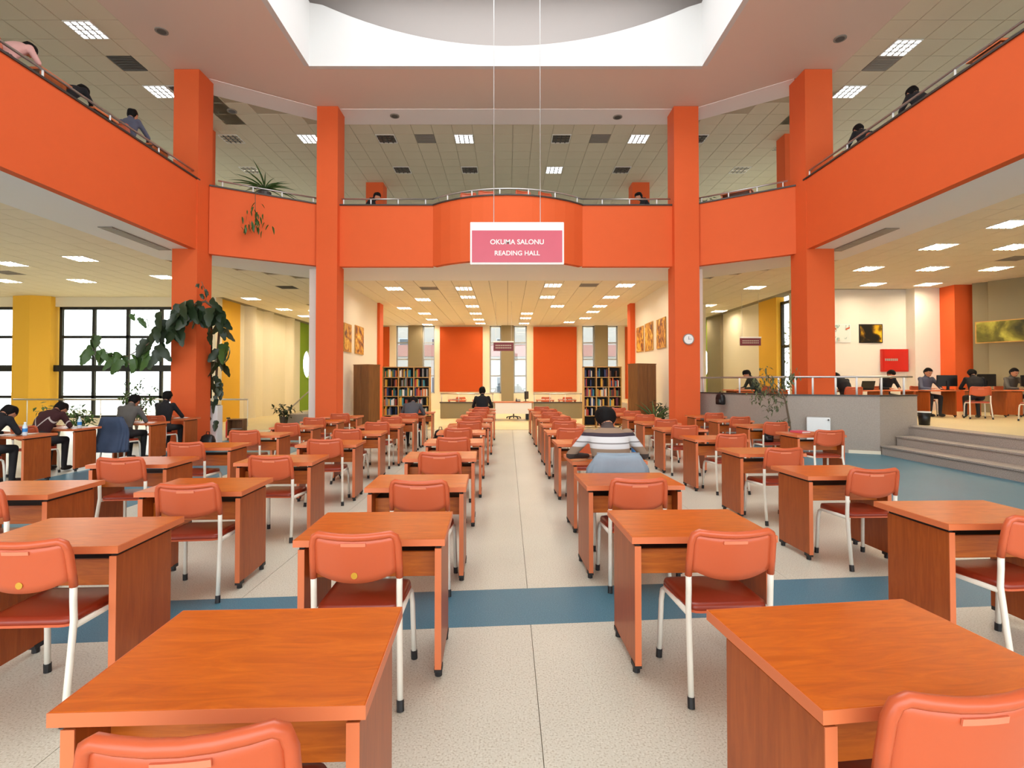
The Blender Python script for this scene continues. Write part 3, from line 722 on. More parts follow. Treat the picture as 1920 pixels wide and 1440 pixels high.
# near edge y and centre x of every desk in a line, chair offset
LINES = {
 'A': ('line just left of the aisle', [(-0.78,1.36,0.07),(-0.745,2.80,-0.01),(-0.74,4.16,0.08),(-0.755,5.72,0.05),(-0.75,7.15,0.03)] + [(-0.75+0.01*((i*7)%5-2), 8.55+1.40*i, 0.02*((i*3)%5-2)) for i in range(6)]),
 'B': ('line just right of the aisle', [(1.165,1.40,-0.07),(1.06,2.86,0.05),(1.02,4.24,-0.03),(1.06,5.52,-0.02),(1.05,7.05,0.0)] + [(1.05+0.01*((i*7)%5-2), 8.55+1.40*i, 0.02*((i*2)%5-2)) for i in range(6)]),
 'C': ('second line left of the aisle', [(-2.40,2.67,0.115),(-2.44,4.0,0.10),(-2.44,5.44,0.08),(-2.42,6.95,0.05)] + [(-2.42+0.01*((i*7)%5-2), 8.4+1.42*i, 0.03*((i*3)%5-2)) for i in range(5)]),
 'D': ('third line left of the aisle', [(-3.82,3.88,0.10),(-3.85,5.3,0.07),(-3.92,6.65,-0.02)] + [(-3.95, 8.15+1.42*i, 0.03*((i*3)%5-2)) for i in range(4)]),
 'E': ('second line right of the aisle', [(2.98,3.12,-0.05),(3.04,4.68,0.06),(3.06,6.1,0.0),(3.08,7.6,0.06)] + [(3.08+0.01*((i*7)%5-2), 9.1+1.45*i, 0.03*((i*3)%5-2)) for i in range(5)]),
 'F': ('third line right of the aisle', [(4.88,8.2,0.02),(4.85,9.8,0.03),(4.85,11.2,0.0),(4.85,12.6,0.02)]),
}
DP = {}; CP = {}
for k, (lab, rows) in LINES.items():
    for i, (x, yn, co) in enumerate(rows):
        rz = R(2.6 + random.uniform(-0.8,0.8) + (4.5 if (k,i)==('B',0) else 0)); y = yn + 0.3
        DP[k,i] = (x, yn)
        desk(x, y, 'cherry wood desk, %s from the front in the %s' % (ORD[i], lab), rz, occupied=(k, i) in (('A',10), ('C',7), ('B',3)))
        if (k, i) in (('A',10), ('C',7), ('B',3)): continue       # these three are sat on and dressed below
        CP[k,i] = chair(x+co, yn+0.02+(0.08 if (k,i)==('B',0) else 0.0)+random.uniform(-0.03,0.03), 'terracotta plastic chair, %s from the front in the %s' % (ORD[i], lab), R(2+random.uniform(-4,4)) + (R(4) if (k,i)==('A',0) else R(7) if (k,i)==('B',0) else 0))
for k, i in (('A',1),('C',0)):
    x, yn = DP[k,i]; co = LINES[k][1][i][2]
    n = 16; t = MB().add([(0.016*math.cos(2*math.pi*j/n),0,0.016*math.sin(2*math.pi*j/n)) for j in range(n)]+[(0.016*math.cos(2*math.pi*j/n),-0.002,0.016*math.sin(2*math.pi*j/n)) for j in range(n)],
        [tuple(range(n)), tuple(range(2*n-1,n-1,-1))]+[(j,(j+1)%n,n+(j+1)%n,n+j) for j in range(n)])
    o = t.build('round_sticker', M['sticker'], CP[k,i], loc=(0.0, -0.2345, 0.638)); o['label'] = 'round yellow sticker'

# ------------------------------------------------------------------ people
def frame_of(d, side=Vector((1,0,0))):
    d = d.normalized(); y = d.cross(side).normalized() * -1; x = y.cross(d)
    return side.normalized(), y, d
POSES = {}
def body_mesh(key, lean, headp, arms, up=0.0, headyaw=0.0, vox=0.015):
    if key in POSES: return POSES[key]
    mb = MB(); segs = []
    def cap(a, b, ra, rb, cls, n=10):
        a, b = Vector(a), Vector(b); mb.tube([a, a*0.67+b*0.33, a*0.33+b*0.67, b], [ra, ra*0.67+rb*0.33, ra*0.33+rb*0.67, rb], n)
        mb.ell(a, (ra,)*3, n=n, m=6); mb.ell(b, (rb,)*3, n=n, m=6); segs.append((a, b, ra, rb, cls))
    P = Vector((0,0,0.59+0.075*lean)); v1 = Vector((0,math.sin(lean*0.75),math.cos(lean*0.75))); v2 = Vector((0,math.sin(lean*1.2),math.cos(lean*1.2)))
    Wp = P + v1*0.14; Cp = P + v1*0.29; Nb = Cp + v2*0.23
    rings = []
    for c, d, rx, ry in ((P-v1*0.08,v1,0.15,0.11),(P,v1,0.175,0.125),(Wp,v1,0.155,0.112),(Cp,(v1+v2)/2,0.178,0.122),(Cp+v2*0.13,v2,0.185,0.11),(Nb-v2*0.03,v2,0.15,0.095),(Nb+v2*0.008,v2,0.062,0.06)):
        d = d.normalized(); fy = Vector((0, d.z, -d.y)); rings.append([c + Vector((1,0,0))*rx*math.cos(2*math.pi*k/16) + fy*ry*math.sin(2*math.pi*k/16) for k in range(16)])
    mb.loft(rings); segs += [(P-v1*0.05,P+v1*0.0,0.14,0.15,'pants'),(Wp-v1*0.04,Cp,0.14,0.15,'top'),(Cp,Nb-v2*0.03,0.15,0.11,'top')]
    hd = lean*0.6 + headp; v3 = Vector((0,math.sin(hd*0.8),math.cos(hd*0.8))); Nt = Nb + v3*0.05
    cap(Nb, Nt, 0.062, 0.058, 'skin')
    rot = Matrix.Rotation(headyaw,3,'Z') @ Matrix.Rotation(-hd,3,'X'); H = Nt + rot @ Vector((0,0.02,0.095))
    for c, r in (((0,0,0.01),(0.082,0.102,0.113)),((0,0.03,-0.055),(0.06,0.07,0.062)),((0,0.104,-0.012),(0.014,0.02,0.024)),((0.084,-0.005,-0.005),(0.012,0.022,0.032)),((-0.084,-0.005,-0.005),(0.012,0.022,0.032))):
        mb.ell(H + rot @ Vector(c), r, rot, 14, 10)
    segs.append((H, H+rot @ Vector((0,0.03,-0.055)), 0.09, 0.06, 'skin'))
    for s in (-1, 1):
        sh = Nb - v2*0.055 + Vector((s*0.172,0.005,0)); mb.ell(sh, (0.062,0.062,0.06))
        A = arms[0 if s < 0 else 1]
        el = Vector((s*A[0], A[1], A[2])); wr = Vector((s*A[3], A[4], A[5]))
        cap(sh, el, 0.056, 0.044, 'top'); cap(el, wr, 0.043, 0.03, 'top')
        d = (wr-el).normalized(); fwd = Vector((d.x*0.6, d.y, min(d.z,0)*0.3)).normalized(); sd = Vector((fwd.y,-fwd.x,0)).normalized()
        pm = wr + fwd*0.05
        mb.ell(pm, (0.04,0.05,0.018), Matrix((sd, fwd, Vector((0,0,1)))).transposed()); segs.append((wr+fwd*0.015, wr+fwd*0.15, 0.035, 0.03, 'skin'))
        for k in range(4):
            b0 = pm + fwd*0.035 + sd*(k-1.5)*0.021; L_ = (0.06,0.072,0.066,0.05)[k if s > 0 else 3-k]
            mb.tube([b0, b0+fwd*L_*0.6+Vector((0,0,0.008)), b0+fwd*L_+Vector((0,0,-0.012))], [0.010,0.009,0.008], 6)
        th = pm - sd*s*0.03 - fwd*0.01; mb.tube([th, th-sd*s*0.03+fwd*0.03, th-sd*s*0.035+fwd*0.055], [0.012,0.011,0.009], 6)
        hip = Vector((s*0.095,0.03,0.565)); kn = Vector((s*0.13,0.42,0.55-up)); an = Vector((s*0.14,0.38,0.09))
        cap(hip, kn, 0.088, 0.062, 'pants'); cap(kn, an, 0.06, 0.042, 'pants')
        mb.ell(an+Vector((0,0.06,-0.045)), (0.045,0.13,0.045)); segs.append((an+Vector((0,-0.02,-0.05)), an+Vector((0,0.15,-0.05)), 0.045, 0.045, 'shoe'))
    tmp = link('tmp', mb.mesh('tmp')); md = tmp.modifiers.new('r','REMESH'); md.mode = 'VOXEL'; md.voxel_size = vox
    dg = bpy.context.evaluated_depsgraph_get(); dg.update()
    me = bpy.data.meshes.new_from_object(tmp.evaluated_get(dg)); bpy.data.objects.remove(tmp)
    bm = bmesh.new(); bm.from_mesh(me)
    for _ in range(2): bmesh.ops.smooth_vert(bm, verts=bm.verts, factor=0.45, use_axis_x=True, use_axis_y=True, use_axis_z=True)
    bm.to_mesh(me); bm.free()
    cl_ = {'top':0,'pants':1,'skin':2,'shoe':3}
    sg = [(a, b-a, max(1e-9,(b-a).length_squared), ra, rb, cl_[c]) for a, b, ra, rb, c in segs]
    for p_ in me.polygons:
        c = p_.center; best = 9; bi = 0
        for a, d, l2, ra, rb, ci in sg:
            t = min(1, max(0, (c-a).dot(d)/l2)); q = (c-a-d*t).length - (ra+(rb-ra)*t)
            if q < best: best, bi = q, ci
        p_.material_index = bi; p_.use_smooth = True
    # hair cap, eyes and mouth in the head frame
    hm = MB().ell((0,-0.012,0.02), (0.098,0.118,0.122), None, 20, 14)
    keep = [f for f in hm.f if (lambda c: c.z > -0.088 and not (c.y > 0.04 and c.z < 0.062) and not (abs(c.x) > 0.06 and c.y > 0.0 and c.z < 0.03))(sum((Vector(hm.v[i]) for i in f), Vector())/len(f))]
    hv = [H + rot @ (Vector(p)*(1+0.035*math.sin(55*p[0]+31*p[1])+0.03*math.sin(47*p[2]+20*p[0]))) for p in hm.v]
    hair = MB().add(hv, keep)
    inner = MB().add([H + rot @ (Vector(p)*0.9) for p in hm.v], [f[::-1] for f in keep]); hair.add(inner.v, inner.f)
    eyes = [MB().ell(H + rot @ Vector((x,0.092,0.018)), (0.012,0.008,0.008), rot, 8, 6) for x in (-0.03,0.03)]
    mouth = MB().ell(H + rot @ Vector((0,0.094,-0.058)), (0.02,0.006,0.006), rot, 8, 6)
    POSES[key] = (me, hair.mesh('hair', M['hair'], smooth=True), [e.mesh('eye', M['black'], smooth=True) for e in eyes], mouth.mesh('mouth', M['seat']))
    return POSES[key]
DESKARMS = ((0.27,0.26,0.80,0.13,0.44,0.785),)*2
WIDEARMS = ((0.34,0.24,0.82,0.16,0.42,0.785),)*2
def person(label, x, y, z, rz, top, pants='trouser', pose='desk', hairm=None, scale=1.0):
    P_ = {'desk': (0.42,0.55,DESKARMS), 'bent': (0.72,0.75,((0.27,0.34,0.80,0.12,0.50,0.785),)*2), 'up': (0.18,0.30,DESKARMS), 'wide': (0.46,0.5,WIDEARMS), 'asleep': (0.85,0.55,((0.30,0.38,0.80,0.05,0.55,0.785),)*2)}[pose]
    me, hair, eyes, mouth = body_mesh(pose, *P_)
    idx = [p_.material_index for p_ in me.polygons]; me = me.copy()
    me.materials.clear()
    for m in (M[top] if isinstance(top, str) else top, M[pants], M['skin'], M['shoe']): me.materials.append(m)
    me.polygons.foreach_set('material_index', idx); me.update()
    o = link('person', me, None, (x,y,z), rz); o.scale = scale if isinstance(scale, tuple) else (scale,)*3
    tag(o, label, 'person')
    link('hair', hair, o)
    for e in eyes: link('eye', e, o)
    link('mouth', mouth, o)
    return o
M['c_black'] = mat('black_knit', '#17161A', 0.9, bump=0.3, bscale=120)
M['c_grey'] = mat('grey_knit', '#5A5652', 0.9, bump=0.3, bscale=120)
M['c_char'] = mat('charcoal_jacket', '#4A4A4E', 0.85)
M['c_pink'] = mat('pink_shirt', '#D9A8A2', 0.85)
M['c_blue'] = mat('slate_hoodie', '#55586A', 0.9)
M['c_green'] = mat('dark_green_jacket', '#2C352C', 0.9)
M['c_white'] = mat('white_collar', '#E6E4E0', 0.8)
def ramp_mat(name, axis, lo, hi, stops, rough=0.9):
    m = bpy.data.materials.new(name); m.use_nodes = True; nt = m.node_tree; b = nt.nodes['Principled BSDF']
    tc = nt.nodes.new('ShaderNodeTexCoord'); sp = nt.nodes.new('ShaderNodeSeparateXYZ'); mr = nt.nodes.new('ShaderNodeMapRange')
    mr.inputs[1].default_value = lo; mr.inputs[2].default_value = hi
    cr = nt.nodes.new('ShaderNodeValToRGB'); cr.color_ramp.interpolation = 'CONSTANT'; e = cr.color_ramp.elements
    e[0].position = 0; e[0].color = lin(stops[0][1]); e[1].position = stops[1][0]; e[1].color = lin(stops[1][1])
    for p_, c in stops[2:]: k = e.new(p_); k.color = lin(c)
    nt.links.new(tc.outputs['Object'], sp.inputs[0]); nt.links.new(sp.outputs[axis], mr.inputs[0]); nt.links.new(mr.outputs[0], cr.inputs[0]); nt.links.new(cr.outputs[0], b.inputs['Base Color'])
    b.inputs['Roughness'].default_value = rough
    return m
M['c_stripe'] = ramp_mat('striped_sweater', 2, 0.55, 1.20, [(0,'#3A302C'),(0.20,'#8C7562'),(0.33,'#40342F'),(0.44,'#8C7562'),(0.56,'#C6C4C4'),(0.63,'#7F7A78'),(0.65,'#CCCBCB'),(0.735,'#3A2F38'),(0.79,'#8E7560'),(0.865,'#4A3C38')])
def zigzag_mat():
    m = bpy.data.materials.new('maroon_zigzag_hoodie'); m.use_nodes = True; nt = m.node_tree; b = nt.nodes['Principled BSDF']
    tc = nt.nodes.new('ShaderNodeTexCoord'); sp = nt.nodes.new('ShaderNodeSeparateXYZ'); nt.links.new(tc.outputs['Object'], sp.inputs[0])
    def op(kind, a, c): 
        n = nt.nodes.new('ShaderNodeMath'); n.operation = kind
        for i, q in enumerate((a, c)):
            if hasattr(q, 'links') or hasattr(q, 'is_linked'): nt.links.new(q, n.inputs[i])
            else: n.inputs[i].default_value = q
        return n.outputs[0]
    tri = op('PINGPONG', sp.outputs['X'], 0.11); d = op('ABSOLUTE', op('SUBTRACT', sp.outputs['Z'], op('ADD', op('MULTIPLY', tri, 1.5), 0.80)), 0.0)
    lt = op('LESS_THAN', d, 0.016)
    mx = nt.nodes.new('ShaderNodeMix'); mx.data_type = 'RGBA'; nt.links.new(lt, mx.inputs['Factor']); mx.inputs[6].default_value = lin('#3A1518'); mx.inputs[7].default_value = lin('#B9AFA9')
    nt.links.new(mx.outputs[2], b.inputs['Base Color']); b.inputs['Roughness'].default_value = 0.9
    return m
M['c_zig'] = zigzag_mat()
# hall
def seated(label, x, yn, top, pose, pants='trouser', z=0, rz=0.0, chlab=None, back=0.1, scale=1.0, dirv=(0,1)):
    """person at a desk whose near edge is yn; chair under the person"""
    y = yn - back - {'bent':0.08,'asleep':0.16}.get(pose, 0)
    person(label, x, y-0.06, z, rz, top, pants, pose, scale=scale)
    if chlab: chair(x, y-0.09, chlab, rz, z)
x, yn = DP['B',3]
seated('person in a striped brown and white sweater bent over a desk beside the aisle', x-0.02, yn, 'c_stripe', 'wide', 'jeansl', back=0.22, scale=(1.14,1.06,1.0), chlab='terracotta chair of the person in the striped sweater, jacket over its back')
x, yn = DP['A',10]
seated('person in a black sweater and white collar at the far end of the aisle', x+0.02, yn, 'c_black', 'up', chlab='terracotta chair under the person in black at the aisle end', scale=1.04)
x, yn = DP['C',7]
seated('person in a charcoal jacket bent low over a desk near the left bookcase', x+0.13, yn, 'c_char', 'bent', chlab='terracotta chair of the person in the charcoal jacket')
# desks beside the left windows
LD = [(-7.75,8.0),(-8.0,9.25),(-7.52,10.5),(-7.62,11.78)]
LN = ['nearest to the camera','behind the person in maroon','with the water bottle, third from the camera','with open papers, beside the plant column']
for (x, yn), n in zip(LD, LN): desk(x, yn+0.3, 'cherry wood desk in the window line, '+n, 0, occupied=True)
seated('person in a dark navy jacket at the window desk cut by the left edge', -7.8, 8.0, 'c_black', 'bent', chlab='terracotta chair under the person at the first window desk')
seated('person in a maroon zigzag hoodie slumped over a window desk', -8.05, 9.25, 'c_zig', 'bent', chlab='terracotta chair under the person in the maroon zigzag hoodie')
seated('person in a grey sweater with head down at a window desk', -7.52, 10.5, 'c_grey', 'desk', back=0.16, chlab='terracotta chair with a dark denim jacket over its back')
seated('person in a black sweater reading beside the plant column', -7.62, 11.78, 'c_black', 'up', chlab='terracotta chair under the person in black beside the plant column')

# jackets over chair backs
def jacket(label, x, y, z, m, drop, w_=0.27):
    t = MB(); n = 44; rings = []
    for k in range(11):
        f_ = k/10; zz = 0.875 - drop*f_; row = []
        for i in range(n):
            a = 2*math.pi*i/n; sx = math.copysign(abs(math.cos(a))**0.45, math.cos(a)); sy = math.copysign(abs(math.sin(a))**0.8, math.sin(a))
            wv = 1 + (0.05*math.sin(6*a+3*f_)+0.06*math.sin(13*a+2*f_)+0.03*math.sin(5*f_*6+2*a))*(0.15+f_)
            ww_ = (w_*(0.80+0.2*min(1,f_*4)) + 0.05*f_)*wv
            row.append((sx*ww_, -0.203-max(0,zz-0.6)*0.16-max(0,0.62-zz)*0.22+sy*(0.062+0.05*f_)*(wv+(wv-1)*2.5), zz + (0.012*abs(sx) if k == 0 else 0)))
        rings.append(row)
    top = [[(p[0]*0.9, -0.246+(p[1]+0.246)*0.5, p[2]+0.02) for p in rings[0]]]
    t.loft(top+rings)
    o = t.build('jacket', m, None, smooth=True, loc=(x,y,z)); tag(o, label, 'jacket')
    MB().tube([(-0.2,-0.245,0.905),(-0.1,-0.255,0.903),(0,-0.258,0.902),(0.1,-0.255,0.903),(0.2,-0.245,0.905)], 0.014, 8).build('collar', m, o, smooth=True)
    return o
x, yn = DP['B',3]
jacket('pale blue jacket hung on the chair of the person in stripes', x-0.02, yn-0.31, 0, M['jeansl'], 0.36)
jacket('dark blue denim jacket hung on a chair by the windows', -7.52, 10.5-0.25, 0, M['jeans'], 0.62, 0.26)

# ------------------------------------------------------------------ things on desks
def bottle(label, x, y, z):
    t = thing('water_bottle', label, 'bottle', (x,y,z)); n = 14
    def ring(r, h): return [(r*math.cos(2*math.pi*i/n), r*math.sin(2*math.pi*i/n), h) for i in range(n)]
    MB().loft([ring(0.03,0.002),ring(0.033,0.015),ring(0.033,0.13),ring(0.028,0.15),ring(0.014,0.18),ring(0.013,0.195)]).build('body', M['pet'], t, smooth=True)
    MB().loft([ring(0.015,0.193),ring(0.015,0.212)]).build('cap', M['white'], t)
    MB().loft([ring(0.0338,0.06),ring(0.0338,0.115)], cap=False).build('label', M['bottlelabel'], t)
M['pet'] = mat('clear_plastic', '#D7E6EE', 0.1, spec=0.6); M['bottlelabel'] = mat('blue_label', '#2F86D0', 0.4)
x, yn = DP['B',3]
bottle('water bottle with blue label beside the person in stripes', x+0.34, yn+0.3, 0.751)
bottle('water bottle with blue label on a window desk', -7.82, 10.62, 0.751)
bottle('small water bottle on the window desk of the maroon hoodie', -7.65, 9.4, 0.751)
bottle('water bottle at the desk by the windows edge', -7.45, 8.12, 0.751)
def papers(label, x, y, z, rz, n=3):
    t = thing('papers', label, 'papers', (x,y,z), rz)
    for i in range(n):
        a = random.uniform(-0.3,0.3); dx, dy = random.uniform(-0.06,0.06), random.uniform(-0.04,0.04); c, s_ = math.cos(a), math.sin(a)
        q = [(dx+c*u-s_*v, dy+s_*u+c*v) for u, v in ((-0.105,-0.148),(0.105,-0.148),(0.105,0.148),(-0.105,0.148))]
        MB().prism(q, 0.0005+0.002*i, 0.002+0.002*i).build('sheet', M['paper'], t)
papers('loose white papers on the desk beside the plant column', -7.45, 12.05, 0.751, 0.2, 4)
papers('loose white papers on the window desk of the maroon hoodie', -7.85, 9.6, 0.751, 0.4)
papers('white papers beside the bottle on a window desk', -7.75, 10.85, 0.751, 0.1)
papers('white papers on the window desk at the left edge', -7.7, 8.35, 0.751, 0.1)
x, yn = DP['B',3]; papers('open notes in front of the person in stripes', x-0.05, yn+0.33, 0.751, 0.05)
def book_lying(label, x, y, z, rz, m):
    t = thing('book', label, 'book', (x,y,z), rz); MB().box(-0.09,0.09,-0.12,0.12,0.001,0.005).box(-0.09,0.09,-0.12,0.12,0.028,0.032).box(-0.09,-0.086,-0.12,0.12,0.005,0.028).build('cover', m, t); MB().box(-0.086,0.085,-0.115,0.115,0.005,0.028).build('pages', M['paper'], t)
x, yn = DP['F',0]; book_lying('small pinkish book on the front desk before the platform wall', x-0.1, yn+0.4, 0.751, 0.3, M['signpink'])
x, yn = DP['B',8]; papers('white papers on a far desk right of the aisle', x, yn+0.3, 0.751, 0.1)
def bag(label, x, y, z, rz=0, s=1.0, m='black'):
    t = thing('bag', label, 'bag', (x,y,z), rz); n = 14
    def ring(rx, ry, h): return [(rx*s*math.copysign(abs(math.cos(2*math.pi*i/n))**0.6,math.cos(2*math.pi*i/n)), ry*s*math.copysign(abs(math.sin(2*math.pi*i/n))**0.6,math.sin(2*math.pi*i/n)), h*s) for i in range(n)]
    MB().loft([ring(0.14,0.08,0.0),ring(0.16,0.10,0.03),ring(0.16,0.10,0.22),ring(0.13,0.075,0.32),ring(0.07,0.03,0.36)]).build('body', M[m], t, smooth=True)
    MB().loft([ring(0.11,0.13,0.04),ring(0.12,0.135,0.08),ring(0.11,0.125,0.17)]).build('pocket', M[m], t, smooth=True)
    MB().tube([(-0.04*s,0,0.35*s),(-0.03*s,0,0.42*s),(0.03*s,0,0.42*s),(0.04*s,0,0.35*s)], 0.01*s, 6).build('strap', M[m], t)
bag('black backpack on the floor beside the person in the charcoal jacket', -1.72, 13.45, 0)
bag('black bag at the foot of the plant column desk', -6.95, 12.2, 0)
x, yn = DP['F',1]
bag('black bag on a chair seat before the platform wall', x-0.02, yn-0.02, 0.468, 0, 0.6)

# ------------------------------------------------------------------ hanging signs, clock, posters
def text_mesh(body, size, m, name, parent, loc, rot=(R(90),0,0)):
    c = bpy.data.curves.new(name, 'FONT'); c.body = body; c.size = size; c.align_x = 'CENTER'; c.align_y = 'CENTER'; c.extrude = 0.004; c.offset = size*0.018
    t = bpy.data.objects.new('tmp_text', c); COL.objects.link(t)
    dg = bpy.context.evaluated_depsgraph_get(); dg.update(); me = bpy.data.meshes.new_from_object(t.evaluated_get(dg)); bpy.data.objects.remove(t)
    me.materials.clear(); me.materials.append(m); o = link(name, me, parent, loc); o.rotation_euler = rot
    return o
YS = 9.0
xa, za = WY(882,418,YS); xb, zb_ = WY(1057,497,YS)
cx_, cz_ = (xa+xb)/2, (za+zb_)/2; hw, hh = (xb-xa)/2, (za-zb_)/2
t = thing('hanging_sign', 'large hanging crimson sign reading OKUMA SALONU READING HALL', 'sign', (cx_,YS,cz_))
MB().box(-hw,hw,-0.05,0.05,-hh,hh).build('white_case', M['white'], t, bevel=0.006)
hp = hh*2*0.20
MB().box(-hw+0.03,hw-0.03,-0.056,-0.05,-hh+0.035,hh-hp).build('crimson_panel', M['signpink'], t)
pc_ = (-hh+0.035+hh-hp)/2; ph = (2*hh-hp-0.035)
text_mesh('OKUMA SALONU', 0.118, M['white'], 'lettering', t, (0,-0.058,pc_+ph*0.13))
text_mesh('READING HALL', 0.112, M['white'], 'lettering', t, (0,-0.058,pc_-ph*0.22))
for x in (-0.40, 0.40): MB().tube([(x,0,hh),(x,0,11.3-cz_)], 0.006, 6).build('wire', M['steel'], t)
def small_sign(label, px, py, Y, w_, h_, ztop):
    x, z = WY(px, py, Y); t = thing('hanging_sign', label, 'sign', (x,Y,z))
    MB().box(-w_/2,w_/2,-0.02,0.02,-h_/2,h_/2).build('panel', M['maroon'], t, bevel=0.004)
    MB().box(-w_/2-0.01,w_/2+0.01,-0.025,0.025,h_/2,h_/2+0.05).build('top_rail', M['white'], t)
    for s in (0.14,-0.14):
        for k in range(9):
            a = -w_*0.4+k*w_*0.09; MB().box(a,a+w_*0.07,-0.023,-0.02,s*h_-h_*0.07,s*h_+h_*0.07).build('lettering_mark', M['slat'], t)
    for s in (-1,1): MB().tube([(s*w_*0.4,0,h_/2),(s*w_*0.4,0,ztop-z)], 0.004, 6).build('wire', M['steel'], t)
small_sign('small maroon hanging sign before the middle back window', 944, 650, 21.0, 0.8, 0.34, ZC)
small_sign('small maroon hanging sign before the cream wall above the platform', 1407, 641, 19.0, 0.75, 0.27, ZC)
x, z = WY(1291,636,14.18); t = thing('wall_clock', 'round white wall clock on the orange column', 'clock', (x,14.2,z)); n = 28
def disc(r, y0, y1):
    return MB().add([(r*math.cos(2*math.pi*i/n),y,r*math.sin(2*math.pi*i/n)) for y in (y0,y1) for i in range(n)], [tuple(range(n)), tuple(range(2*n-1,n-1,-1))]+[(i,n+i,n+(i+1)%n,(i+1)%n) for i in range(n)])
disc(0.15,-0.035,0).build('case', M['ventg'], t); disc(0.125,-0.04,-0.035).build('dial', M['white'], t)
MB().box(-0.005,0.005,-0.044,-0.041,-0.01,0.075).build('hand', M['black'], t); MB().box(-0.01,0.09,-0.044,-0.041,-0.004,0.004).build('hand', M['black'], t)
def art_mat(name, stops, scale=3.0, seed=0, dist=1.5):
    m = bpy.data.materials.new(name); m.use_nodes = True; nt = m.node_tree; b = nt.nodes['Principled BSDF']
    tc = nt.nodes.new('ShaderNodeTexCoord'); mp = nt.nodes.new('ShaderNodeMapping'); mp.inputs['Location'].default_value = (seed,seed*2,seed); n = nt.nodes.new('ShaderNodeTexNoise'); n.inputs['Scale'].default_value = scale; n.inputs['Distortion'].default_value = dist; n.inputs['Detail'].default_value = 5
    cr = nt.nodes.new('ShaderNodeValToRGB'); e = cr.color_ramp.elements; e[0].position = stops[0][0]; e[0].color = lin(stops[0][1]); e[1].position = stops[1][0]; e[1].color = lin(stops[1][1])
    for p_, c in stops[2:]: k = e.new(p_); k.color = lin(c)
    nt.links.new(tc.outputs['Object'], mp.inputs[0]); nt.links.new(mp.outputs[0], n.inputs[0]); nt.links.new(n.outputs['Fac'], cr.inputs[0]); nt.links.new(cr.outputs[0], b.inputs['Base Color']); b.inputs['Roughness'].default_value = 0.35
    return m
gold = [(0.3,'#2A1A22'),(0.42,'#7A3C20'),(0.5,'#C98A22'),(0.6,'#E8C04A'),(0.72,'#F2DE96')]
for i, (side, pxa, pxb, ya, yb, lab) in enumerate((('l',643,657,607,660,'gold and dark poster on the left white wall, half behind the column'),('l',664,680,612,664,'gold and dark poster on the left white wall near the dark cabinet'),
        ('r',1195,1208,613,660,'gold and dark poster on the right wall, farthest of three'),('r',1211,1226,605,658,'gold and dark poster on the right wall, middle of three'),('r',1233,1250,597,653,'gold and dark poster on the right wall, nearest of three'))):
    xw_ = -5.3 if side == 'l' else 5.2
    Ya, Yb = sorted((abs(xw_)*F/abs(pxa-CX), abs(xw_)*F/abs(pxb-CX))); Ym = (Ya+Yb)/2
    _, z1 = WY((pxa+pxb)/2, ya, Ym); _, z0 = WY((pxa+pxb)/2, yb, Ym)
    s = 1 if side == 'l' else -1
    t = thing('poster', lab, 'poster', (xw_+s*0.006, Ym, (z0+z1)/2), 0, 'gold posters')
    h_, w_ = (z1-z0)/2, (Yb-Ya)/2
    a, b = sorted((0.0, s*0.03)); MB().box(a,b,-w_,w_,-h_,h_).build('backing', M['shelfwood'], t)
    a, b = sorted((s*0.03, s*0.034)); MB().box(a,b,-w_+0.03,w_-0.03,-h_+0.03,h_-0.03).build('print', art_mat('gold_print_%d' % i, gold, 2.6, i*3.1), t)
def picture(label, px0, px1, py0, py1, Y, m, frame, rz=0, x_=None):
    xa, za = WY(px0, py0, Y); xb, zb_ = WY(px1, py1, Y); w_, h_ = (xb-xa)/2, (za-zb_)/2
    t = thing('framed_picture', label, 'picture', ((xa+xb)/2,Y,(za+zb_)/2), rz)
    MB().box(-w_,w_,-0.03,0,-h_,h_).build('picture_frame', frame, t); MB().box(-w_+0.03,w_-0.03,-0.035,-0.03,-h_+0.03,h_-0.03).build('canvas', m, t)
picture('white canvas with a small coloured motif half behind the orange column', 1560,1594,608,642,18.3, art_mat('white_motif',[(0.56,'#ECEAE2'),(0.60,'#3A9A8C'),(0.63,'#E8E6DE'),(0.68,'#C2572E')],3.0,4.0), M['white'])
picture('black canvas with a yellow sweep on the white wall', 1610,1654,608,643,18.3, art_mat('yellow_sweep',[(0.44,'#15120C'),(0.5,'#6B4A0C'),(0.55,'#E0B020'),(0.66,'#F0D040')],1.4,2.0,0.6), M['black'])
x0_, z0_ = WY(1650,697,18.3); x1_, z1_ = WY(1698,655,18.3)
t = thing('fire_hose_cabinet', 'red fire hose cabinet on the white wall behind the platform desks', 'cabinet', ((x0_+x1_)/2,18.29,z0_)); w_ = (x1_-x0_)/2; h_ = z1_-z0_
MB().box(-w_,w_,-0.12,0,0,h_).build('body', M['red'], t, bevel=0.008); MB().box(-w_+0.04,w_-0.04,-0.13,-0.12,0.04,h_-0.04).build('door', M['red'], t, bevel=0.004)
for k in range(7): MB().box(-w_+0.08+k*0.065,-w_+0.13+k*0.065,-0.133,-0.13,h_*0.48,h_*0.58).build('lettering_mark', M['slat'], t)
picture('long green and gold landscape on the olive wall', 1848,1990,597,640,15.6, art_mat('landscape',[(0.35,'#33331A'),(0.48,'#6E6A2A'),(0.58,'#B9B24A'),(0.7,'#D8CF7A')],1.2,1.0,0.4), M['shelfwood'], R(-60))

